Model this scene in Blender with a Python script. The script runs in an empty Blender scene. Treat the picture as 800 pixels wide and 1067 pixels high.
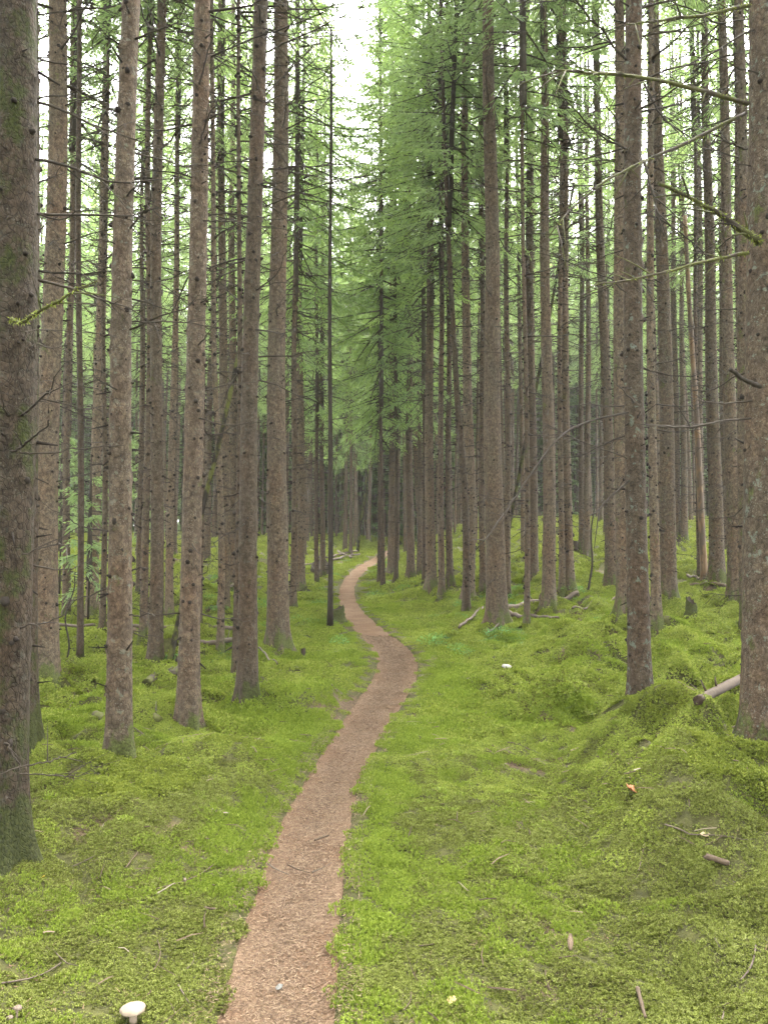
import bpy, math, random
import numpy as np
from mathutils import Vector, Matrix, Euler

S = bpy.context.scene
C = S.collection
R = math.radians

# ------------------------------------------------------------------ camera, sky, sun, exposure
EYE = 1.6
PITCH = R(3.0)
FPX = 802.0            # focal length in pixels of the 800 x 1067 photograph
cam_d = bpy.data.cameras.new("camera")
cam_d.sensor_fit = 'VERTICAL'
cam_d.sensor_height = 36.0
cam_d.lens = FPX / 1067.0 * 36.0
cam_d.clip_start = 0.05
cam_d.clip_end = 2000
cam = bpy.data.objects.new("camera", cam_d)
C.objects.link(cam)
cam.location = (0, 0, EYE)
cam.rotation_euler = (R(90) + PITCH, 0, 0)
S.camera = cam

SUN_EL, SUN_AZ = R(60), R(28)          # azimuth clockwise from +Y: high, veiled by cloud
w = bpy.data.worlds.new("World")
S.world = w
w.use_nodes = True
wn, wl = w.node_tree.nodes, w.node_tree.links
wn.clear()
sky = wn.new('ShaderNodeTexSky')
sky.sky_type = 'NISHITA'
sky.sun_disc = False
sky.sun_elevation = SUN_EL
sky.sun_rotation = SUN_AZ
sky.dust_density = 3.0
hsv = wn.new('ShaderNodeHueSaturation')
hsv.inputs['Saturation'].default_value = 0.08     # overcast: the cloud layer whitens the sky
wl.new(sky.outputs[0], hsv.inputs['Color'])
bg = wn.new('ShaderNodeBackground')
bg.inputs['Strength'].default_value = 0.15
wl.new(hsv.outputs[0], bg.inputs['Color'])
wo = wn.new('ShaderNodeOutputWorld')
wl.new(bg.outputs[0], wo.inputs[0])

sun_d = bpy.data.lights.new("sun", 'SUN')
sun_d.energy = 1.5
sun_d.angle = R(18)
sun_d.color = (1.0, 0.95, 0.86)
sun = bpy.data.objects.new("sun", sun_d)
C.objects.link(sun)
sd = Vector((math.sin(SUN_AZ) * math.cos(SUN_EL), math.cos(SUN_AZ) * math.cos(SUN_EL), math.sin(SUN_EL)))
sun.rotation_euler = sd.to_track_quat('Z', 'Y').to_euler()

S.view_settings.view_transform = 'Standard'
S.view_settings.look = 'None'
S.view_settings.gamma = 1.0
S.view_settings.use_curve_mapping = False
S.view_settings.exposure = 4.6
S.render.engine = 'CYCLES'
S.cycles.use_denoising = True
S.cycles.max_bounces = 7
S.cycles.diffuse_bounces = 4
S.cycles.glossy_bounces = 2
S.cycles.transmission_bounces = 4
S.cycles.volume_bounces = 1
S.cycles.transparent_max_bounces = 8

# ------------------------------------------------------------------ numbers
random.seed(11)
RNG = np.random.default_rng(11)


def smooth(a, b, x):
    t = np.clip((np.asarray(x, float) - a) / (b - a), 0, 1)
    return t * t * (3 - 2 * t)


def _hash(ix, iy, seed):
    h = (ix.astype(np.int64) * 374761393 + iy.astype(np.int64) * 668265263 + seed * 974634777) & 0xFFFFFFFF
    h = ((h ^ (h >> 13)) * 1274126177) & 0xFFFFFFFF
    h = (h ^ (h >> 16)) & 0xFFFFFFFF
    return h


def noise2(x, y, seed=0):
    """gradient noise about -0.7 .. 0.7"""
    x = np.asarray(x, float); y = np.asarray(y, float)
    ix = np.floor(x); iy = np.floor(y)
    fx = x - ix; fy = y - iy
    ux = fx * fx * fx * (fx * (fx * 6 - 15) + 10); uy = fy * fy * fy * (fy * (fy * 6 - 15) + 10)
    out = 0
    for dx in (0, 1):
        for dy in (0, 1):
            a = _hash(ix + dx, iy + dy, seed) * (2 * math.pi / 4294967296.0)
            g = np.cos(a) * (fx - dx) + np.sin(a) * (fy - dy)
            out = out + g * (ux if dx else 1 - ux) * (uy if dy else 1 - uy)
    return out


def fbm(x, y, seed=0, oct=4):
    s, a = 0, 1.0
    for k in range(oct):
        s = s + a * noise2(x * 2 ** k, y * 2 ** k, seed + k)
        a *= 0.5
    return s


# ------------------------------------------------------------------ the photograph's rays and the lie of the land
def ray(u, v):
    a = (u - 400) / FPX; b = (533.5 - v) / FPX
    return np.array([a, math.cos(PITCH) - b * math.sin(PITCH), math.sin(PITCH) + b * math.cos(PITCH)])


_py = np.array([-60, -2, 0, 5, 8, 12, 18, 24, 28, 34, 45, 60, 90, 400.])
_pz = np.array([0, 0, 0, .02, .08, .22, .42, .66, .95, 1.35, 1.8, 2.3, 3.2, 6.])
_yy = np.linspace(-60, 400, 9201)
_zz = np.interp(_yy, _py, _pz)
_k = np.hanning(61); _k /= _k.sum()
_zz = np.convolve(np.pad(_zz, 30, mode='edge'), _k, mode='valid')


def base_z(y):
    return np.interp(y, _yy, _zz)


def hit(u, v, fn):
    d = ray(u, v)
    ts = np.concatenate([np.linspace(1.5, 20, 1500), np.linspace(20, 75, 1500)])
    p = np.array([0, 0, EYE])[None] + ts[:, None] * d[None]
    g = p[:, 2] - fn(p[:, 0], p[:, 1])
    i = np.argmax(g < 0)
    if g[i] >= 0:
        i = int(np.argmin(np.abs(ts - 52)))
    return p[i]


PATH_PX = [(1067, 230, 347), (1000, 247, 348), (950, 262, 350), (900, 277, 354), (850, 297, 363), (800, 326, 377),
           (760, 352, 403), (740, 365, 412), (720, 380, 424), (705, 390, 433), (690, 395, 434), (680, 392, 430),
           (670, 385, 420), (660, 375, 405), (650, 365, 393), (640, 358, 381), (630, 355, 373), (620, 353, 369),
           (610, 355, 369), (601, 360, 374), (594, 367, 381), (588, 376, 389), (583, 386, 397), (578, 394, 404), (574, 402, 411)]
_rows = []
for v, ul, ur in PATH_PX:
    p = hit((ul + ur) / 2, v, lambda x, y: base_z(y))
    _rows.append((p[1], p[0], (ur - ul) / 2 / FPX * p[1]))
_rows = np.array(sorted(_rows))
_ty = np.linspace(-40, 90, 5201)
_y0, _x0, _h0 = _rows[:, 0], _rows[:, 1], _rows[:, 2]
_y0 = np.concatenate([[-40, -4, .8], _y0, [_y0[-1] + 6, _y0[-1] + 14, 90]])
_x0 = np.concatenate([[-3, -.9, -.62], _x0, [_x0[-1] + 2.2, _x0[-1] + 6.5, 40]])
_h0 = np.concatenate([[.2, .2, .2], _h0, [.22, .22, .2]])
_k2 = np.hanning(25); _k2 /= _k2.sum()


def _sm(a):
    return np.convolve(np.pad(a, 12, mode='edge'), _k2, mode='valid')


_tx = _sm(np.interp(_ty, _y0, _x0)); _th = _sm(np.clip(np.interp(_ty, _y0, _h0), .17, .30))


def path_x(y): return np.interp(y, _ty, _tx)


def path_h(y): return np.interp(y, _ty, _th)


def side(x, y): return x - path_x(y)


def land(x, y):
    """the smooth lie of the land"""
    x = np.asarray(x, float); y = np.asarray(y, float)
    s = side(x, y)
    r = smooth(.5, 5.5, s) * np.clip(.05 * np.maximum(y - 6, 0), 0, 1.6)
    l = smooth(.5, 5.5, -s) * np.clip(.02 * np.maximum(y - 6, 0), 0, .6)
    return base_z(y) + r + l


MOUNDS = []          # (x, y, radius, height) filled by the photograph's own hummocks and by the tree feet
for (u, v, rad, h) in [(684, 790, .50, .47), (800, 862, .95, .38), (560, 735, .5, .12), (150, 840, .9, .16), (95, 790, .7, .16),
                       (320, 735, .6, .20), (250, 800, .55, .16), (615, 740, .5, .26), (170, 760, .5, .16), (600, 680, .8, .14),
                       (300, 700, .5, .09), (350, 710, .45, .10), (40, 860, .6, .09), (690, 660, .8, .15), (740, 690, .8, .14),
                       (470, 610, 1.6, .25), (330, 640, 1.2, .14)]:
    p = hit(u, v, land)
    MOUNDS.append((p[0], p[1], rad, h))


DEEP = [(MOUNDS[i][0], MOUNDS[i][1] - .1, MOUNDS[i][2] * f) for i, f in ((0, .62), (1, .6), (3, .5), (7, .5), (6, .4))]      # hummocks of a deeper green moss


def bumps(x, y):
    x = np.asarray(x, float); y = np.asarray(y, float)
    s = np.abs(side(x, y)) - path_h(y)
    near = smooth(0.0, .9, s)
    far = smooth(.6, 3.2, s)
    wx = x + .25 * noise2(x * 1.3, y * 1.3, 71); wy = y + .25 * noise2(x * 1.3, y * 1.3, 72)
    b = near * (.05 * noise2(x / .9, y / .9, 3) + .018 * noise2(x / .28, y / .28, 5))
    b = b + (.3 * near + .7 * far) * (.56 * np.abs(noise2(wx / 1.05, wy / 1.05, 21)) + .31 * np.abs(noise2(wx / .40, wy / .40, 22)) - .165)
    b = b + far * .10 * noise2(x / 3.1, y / 3.1, 9)
    return b


def H(x, y):
    x = np.asarray(x, float); y = np.asarray(y, float)
    z = land(x, y) + bumps(x, y)
    m = smooth(0.02, .35, np.abs(side(x, y)) - path_h(y))
    for (mx, my, rad, h) in MOUNDS:
        d2 = ((x - mx) ** 2 + (y - my) ** 2) / (rad * rad)
        z = z + m * h * np.exp(-d2 ** 1.8)
    return z


# ------------------------------------------------------------------ mesh helpers
def mesh(name, V, F, mats=(), mi=None, attrs=None, smooth_shade=True):
    """V (n,3); F list of (m,k) index arrays (or one array)"""
    me = bpy.data.meshes.new(name)
    V = np.ascontiguousarray(V, dtype=np.float32)
    if isinstance(F, np.ndarray):
        F = [F]
    F = [np.asarray(f, dtype=np.int32) for f in F if len(f)]
    me.vertices.add(len(V)); me.vertices.foreach_set('co', V.ravel())
    tot = np.concatenate([np.full(len(f), f.shape[1], np.int32) for f in F])
    idx = np.concatenate([f.ravel() for f in F])
    start = np.concatenate([[0], np.cumsum(tot)[:-1]]).astype(np.int32)
    me.loops.add(len(idx)); me.loops.foreach_set('vertex_index', idx)
    me.polygons.add(len(tot)); me.polygons.foreach_set('loop_start', start)
    if mi is not None:
        me.polygons.foreach_set('material_index', np.asarray(mi, np.int32))
    me.polygons.foreach_set('use_smooth', np.full(len(tot), smooth_shade, bool))
    for m in mats:
        me.materials.append(m)
    for k, a in (attrs or {}).items():
        at = me.attributes.new(k, 'FLOAT', 'POINT')
        at.data.foreach_set('value', np.asarray(a, np.float32))
    me.update(calc_edges=True)
    return me


def link(name, me, parent=None, label=None, cat=None, group=None, kind=None):
    o = bpy.data.objects.new(name, me)
    C.objects.link(o)
    if parent is not None:
        o.parent = parent
    tag(o, label, cat, group, kind)
    return o


def tag(o, label=None, cat=None, group=None, kind=None):
    if label: o['label'] = label
    if cat: o['category'] = cat
    if group: o['group'] = group
    if kind: o['kind'] = kind


def tube(P, rad, n=6, cap=True):
    """tube along a polyline; returns V, quads"""
    P = np.asarray(P, float); rad = np.broadcast_to(np.asarray(rad, float), (len(P),))
    T = np.gradient(P, axis=0); T /= np.linalg.norm(T, axis=1)[:, None] + 1e-9
    ref = np.array([0, 0, 1.]) if abs(T[0][2]) < .9 else np.array([1., 0, 0])
    A = np.cross(T, ref); A /= np.linalg.norm(A, axis=1)[:, None] + 1e-9
    B = np.cross(T, A)
    th = np.linspace(0, 2 * np.pi, n, endpoint=False)
    V = P[:, None] + rad[:, None, None] * (np.cos(th)[None, :, None] * A[:, None] + np.sin(th)[None, :, None] * B[:, None])
    V = V.reshape(-1, 3)
    i = np.arange(len(P) - 1)[:, None] * n; j = np.arange(n)[None]
    q = np.stack([i + j, i + (j + 1) % n, i + n + (j + 1) % n, i + n + j], -1).reshape(-1, 4)
    if cap:
        c0 = len(V); V = np.vstack([V, P[0], P[-1]])
        jn = np.arange(n); e = (len(P) - 1) * n
        t = np.vstack([np.stack([np.full(n, c0), (jn + 1) % n, jn, np.full(n, c0)], -1), np.stack([np.full(n, c0 + 1), e + jn, e + (jn + 1) % n, np.full(n, c0 + 1)], -1)])
        return V, q, t[:, :3]
    return V, q, np.zeros((0, 3), int)


class Acc:
    def __init__(self): self.V, self.Q, self.T, self.qm, self.tm, self.n, self.at = [], [], [], [], [], 0, []

    def add(self, V, q=None, t=None, m=0, a=0.0):
        V = np.asarray(V, float)
        if q is not None and len(q): self.Q.append(np.asarray(q) + self.n); self.qm.append(np.full(len(q), m))
        if t is not None and len(t): self.T.append(np.asarray(t) + self.n); self.tm.append(np.full(len(t), m))
        self.V.append(V); self.n += len(V)
        self.at.append(np.broadcast_to(np.asarray(a, float), (len(V),)))

    def tube(self, P, rad, n=6, m=0, a=0.0):
        V, q, t = tube(P, rad, n); self.add(V, q, t, m, a)

    def mesh(self, name, mats, smooth_shade=True):
        F, mi = [], []
        if self.Q: F.append(np.vstack(self.Q)); mi.append(np.concatenate(self.qm))
        if self.T: F.append(np.vstack(self.T)); mi.append(np.concatenate(self.tm))
        return mesh(name, np.vstack(self.V), F, mats, np.concatenate(mi), {'tint': np.concatenate(self.at)}, smooth_shade)


# ------------------------------------------------------------------ materials
class NT:
    def __init__(self, name, rough=.9, spec=.2):
        self.m = bpy.data.materials.new(name); self.m.use_nodes = True
        self.t = self.m.node_tree; self.n = self.t.nodes
        self.b = self.n['Principled BSDF']; self.b.inputs['Roughness'].default_value = rough
        self.b.inputs['Specular IOR Level'].default_value = spec

    def new(self, ty, **kw):
        x = self.n.new(ty)
        for k, v in kw.items(): setattr(x, k, v)
        return x

    def ln(self, a, b): self.t.links.new(a, b)

    def val(self, sock, v):
        if hasattr(v, 'is_linked'): self.ln(v, sock)
        else: sock.default_value = v

    def noise(self, vec, scale, detail=4, rough=.55, dist=0):
        x = self.new('ShaderNodeTexNoise'); x.inputs['Scale'].default_value = scale; x.inputs['Detail'].default_value = detail
        x.inputs['Roughness'].default_value = rough; x.inputs['Distortion'].default_value = dist
        self.ln(vec, x.inputs['Vector']); return x.outputs['Fac']

    def ramp(self, fac, stops):
        x = self.new('ShaderNodeValToRGB'); e = x.color_ramp.elements
        while len(e) < len(stops): e.new(.5)
        for i, (p, c) in enumerate(stops): e[i].position = p; e[i].color = (*c, 1) if len(c) == 3 else c
        self.val(x.inputs[0], fac); return x.outputs[0]

    def mix(self, fac, a, b, mode='MIX'):
        x = self.new('ShaderNodeMix', data_type='RGBA', blend_type=mode)
        self.val(x.inputs[0], fac)
        for s, v in ((x.inputs[6], a), (x.inputs[7], b)):
            if hasattr(v, 'is_linked'): self.ln(v, s)
            else: s.default_value = (*v, 1)
        return x.outputs[2]

    def math(self, op, a, b=0.0, c=0.0):
        x = self.new('ShaderNodeMath', operation=op)
        self.val(x.inputs[0], a); self.val(x.inputs[1], b); self.val(x.inputs[2], c); return x.outputs[0]

    def rng(self, v, a, b, c=0.0, d=1.0, smooth_=True):
        x = self.new('ShaderNodeMapRange'); x.interpolation_type = 'SMOOTHSTEP' if smooth_ else 'LINEAR'
        self.val(x.inputs[0], v); x.inputs[1].default_value = a; x.inputs[2].default_value = b; x.inputs[3].default_value = c; x.inputs[4].default_value = d
        return x.outputs[0]

    def bump(self, h, strength, dist=.01):
        x = self.new('ShaderNodeBump'); x.inputs['Strength'].default_value = strength; x.inputs['Distance'].default_value = dist
        self.ln(h, x.inputs['Height']); self.ln(x.outputs[0], self.b.inputs['Normal'])

    def attr(self, name):
        return self.new('ShaderNodeAttribute', attribute_name=name).outputs['Fac']


def mapped(nt, vec, sx, sy, sz):
    mp = nt.new('ShaderNodeMapping'); mp.inputs['Scale'].default_value = (sx, sy, sz)
    nt.ln(vec, mp.inputs['Vector']); return mp.outputs[0]


def bark_material():
    nt = NT('spruce_bark', .92, .15)
    tc = nt.new('ShaderNodeTexCoord').outputs['Object']
    oi = nt.new('ShaderNodeObjectInfo')
    rnd = oi.outputs['Random']
    sep = nt.new('ShaderNodeSeparateColor'); nt.ln(oi.outputs['Color'], sep.inputs[0])
    xyz = nt.new('ShaderNodeSeparateXYZ'); nt.ln(tc, xyz.inputs[0])
    v1 = mapped(nt, tc, 1, 1, .7)
    big = nt.noise(mapped(nt, tc, 1, 1, .35), 3.5, 4)
    mid = nt.noise(v1, 28, 5, .6)
    vor = nt.new('ShaderNodeTexVoronoi'); vor.inputs['Scale'].default_value = 62; nt.ln(v1, vor.inputs['Vector'])
    edge = nt.new('ShaderNodeTexVoronoi', feature='DISTANCE_TO_EDGE'); edge.inputs['Scale'].default_value = 45
    nt.ln(nt.mix(.12, v1, nt.new('ShaderNodeTexNoise').outputs['Color']), edge.inputs['Vector'])
    col = nt.ramp(mid, [(.25, (.031, .0225, .0155)), (.5, (.080, .0585, .041)), (.75, (.140, .104, .073))])
    red = nt.ramp(big, [(.3, (1.08, .96, .89)), (.5, (1, 1, 1)), (.72, (.86, .95, .98))])
    col = nt.mix(1, col, red, 'MULTIPLY')
    col = nt.mix(nt.rng(rnd, 0, 1, .0, .55, False), col, nt.mix(1, col, (1.12, 1.15, 1.12), 'MULTIPLY'))
    crack = nt.rng(edge.outputs['Distance'], 0, .10, .55, 1)
    col = nt.mix(1, col, nt.ramp(crack, [(0, (0, 0, 0)), (1, (1, 1, 1))]), 'MULTIPLY')
    fl = nt.math('MULTIPLY', nt.rng(nt.noise(tc, 120, 2), .62, .68), nt.rng(nt.noise(tc, 9, 2), .42, .6))
    col = nt.mix(nt.math('MULTIPLY', fl, .75), col, (.20, .195, .16))
    lich = nt.math('MULTIPLY', nt.rng(nt.noise(tc, 16, 5, .65), .585, .64), nt.math('MULTIPLY', sep.outputs[2], .8))
    col = nt.mix(lich, col, (.14, .165, .135))
    # moss: climbs from the foot, and in patches where the tree carries it
    foot = nt.math('ADD', nt.rng(xyz.outputs[2], .0, .55, .2, .0), nt.math('MULTIPLY', sep.outputs[1], .22))
    mossn = nt.math('ADD', nt.noise(mapped(nt, tc, 1, 1, .6), 7, 5, .65), foot)
    mossf = nt.rng(mossn, .66, .78)
    mossc = nt.ramp(nt.noise(tc, 70, 3), [(.3, (.028, .034, .011)), (.7, (.085, .10, .026))])
    col = nt.mix(nt.math('MULTIPLY', mossf, .9), col, mossc)
    br = nt.new('ShaderNodeVectorMath', operation='SCALE'); nt.ln(col, br.inputs[0]); nt.ln(nt.math('MULTIPLY', sep.outputs[0], nt.rng(rnd, 0, 1, .85, 1.15, False)), br.inputs['Scale'])
    nt.ln(br.outputs[0], nt.b.inputs['Base Color'])
    h = nt.math('ADD', nt.math('MULTIPLY', crack, .6), nt.math('ADD', nt.math('MULTIPLY', mid, 1.0), nt.math('MULTIPLY', vor.outputs['Distance'], -.5)))
    nt.bump(h, .9, .012)
    return nt.m


def twig_material(name, c0, c1, moss):
    nt = NT(name, .9, .1)
    g = nt.new('ShaderNodeNewGeometry').outputs['Position']
    rnd = nt.new('ShaderNodeObjectInfo').outputs['Random']
    f = nt.noise(g, 14, 4)
    col = nt.mix(f, c0, c1)
    if moss:
        col = nt.mix(nt.math('MULTIPLY', nt.rng(nt.noise(g, 5, 4), .5 - .12 * moss, .62 - .1 * moss), .85), col, nt.mix(nt.noise(g, 60, 2), (.035, .038, .012), (.10, .105, .03)))
    col = nt.mix(rnd, col, nt.mix(1, col, (.6, .6, .6), 'MULTIPLY'))
    nt.ln(col, nt.b.inputs['Base Color'])
    nt.bump(nt.noise(g, 160, 3), .5, .003)
    return nt.m


def plain(name, c, rough=.85, var=.25, scale=40):
    nt = NT(name, rough, .2)
    tc = nt.new('ShaderNodeTexCoord').outputs['Object']
    a = tuple(x * (1 - var) for x in c); b = tuple(min(1, x * (1 + var)) for x in c)
    nt.ln(nt.mix(nt.noise(tc, scale, 5, .65), a, b), nt.b.inputs['Base Color'])
    nt.bump(nt.noise(tc, scale * 2, 4), .4, .004)
    return nt.m


def leafy(name, stops, trans, patches=None, tip=None):
    """thin leaves: part of the light goes through"""
    nt = NT(name, .75, .15)
    g = nt.new('ShaderNodeNewGeometry').outputs['Position']
    rnd = nt.new('ShaderNodeObjectInfo').outputs['Random']
    f = nt.math('ADD', nt.math('MULTIPLY', nt.attr('tint'), .55), nt.math('MULTIPLY', rnd, .25))
    f = nt.math('ADD', f, nt.math('MULTIPLY', nt.noise(g, patches or .35, 3), .45))
    col = nt.ramp(f, stops)
    nt.ln(col, nt.b.inputs['Base Color'])
    tr = nt.new('ShaderNodeBsdfTranslucent')
    nt.ln(nt.mix(1, col, (1.2, 1.25, .75), 'MULTIPLY'), tr.inputs['Color'])
    mx = nt.new('ShaderNodeMixShader'); mx.inputs[0].default_value = trans
    nt.ln(nt.b.outputs[0], mx.inputs[1]); nt.ln(tr.outputs[0], mx.inputs[2])
    nt.ln(mx.outputs[0], nt.n['Material Output'].inputs['Surface'])
    return nt.m


M_BARK = bark_material()
M_KNOT = twig_material('dead_knot_wood', (.010, .008, .007), (.035, .028, .022), 0)
M_TWIG = twig_material('dead_twig_bark', (.022, .018, .014), (.065, .053, .042), 0)
M_LIMB = twig_material('mossy_limb_bark', (.028, .022, .017), (.07, .057, .044), .62)
M_NEEDLE = leafy('spruce_needles', [(.2, (.060, .090, .050)), (.5, (.105, .153, .075)), (.8, (.165, .226, .105))], .52)
M_YOUNG = leafy('fresh_spruce_needles', [(.2, (.06, .092, .045)), (.5, (.11, .165, .068)), (.8, (.18, .25, .09))], .5)
M_MOSS = leafy('feather_moss', [(.22, (.058, .050, .016)), (.36, (.085, .092, .016)), (.50, (.122, .158, .020)), (.66, (.168, .208, .030)), (.85, (.222, .252, .056))], .25, 1.1)
M_OLIVE = leafy('shaded_olive_feather_moss', [(.22, (.046, .036, .014)), (.38, (.060, .060, .014)), (.52, (.078, .090, .016)), (.68, (.108, .126, .022)), (.87, (.152, .168, .042))], .22, 1.3)  # olive moss; its darker colour also carries the shade of the foreground
M_HAIR = leafy('bright_hair_moss', [(.22, (.062, .082, .014)), (.5, (.125, .168, .020)), (.85, (.20, .25, .042))], .28, .9)
M_BILB = leafy('low_leaves', [(.2, (.035, .09, .03)), (.5, (.07, .16, .05)), (.85, (.12, .24, .07))], .35)


M_DEEP = leafy('deep_green_moss', [(.2, (.044, .052, .012)), (.5, (.092, .114, .018)), (.85, (.165, .19, .03))], .2, 1.4)


def ground_material():
    nt = NT('forest_soil', .95, .1)
    g = nt.new('ShaderNodeNewGeometry').outputs['Position']
    n1 = nt.noise(g, 1.1, 5, .6); n2 = nt.noise(g, 24, 5, .65)
    soil = nt.ramp(n2, [(.3, (.03, .021, .014)), (.7, (.10, .07, .043))])
    moss = nt.ramp(n2, [(.3, (.022, .022, .010)), (.7, (.06, .06, .018))])
    nt.ln(nt.mix(nt.rng(n1, .36, .44), soil, moss), nt.b.inputs['Base Color'])
    nt.bump(nt.noise(g, 45, 5, .7), .8, .02)
    return nt.m


def path_material():
    nt = NT('trodden_needles', .95, .1)
    g = nt.new('ShaderNodeNewGeometry').outputs['Position']
    a = nt.noise(g, 2.2, 4); b = nt.noise(g, 90, 4, .7); c = nt.noise(g, 14, 4)
    col = nt.ramp(b, [(.28, (.046, .029, .018)), (.5, (.112, .073, .047)), (.72, (.185, .128, .085))])
    col = nt.mix(nt.rng(a, .38, .62, 0, .9), col, nt.mix(1, col, (.78, .70, .64), 'MULTIPLY'))
    col = nt.mix(nt.rng(c, .58, .72, 0, .55), col, (.10, .062, .04))
    nt.ln(col, nt.b.inputs['Base Color'])
    nt.bump(nt.math('ADD', b, nt.math('MULTIPLY', c, .6)), .9, .012)
    return nt.m


M_SOIL, M_PATH = ground_material(), path_material()

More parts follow.
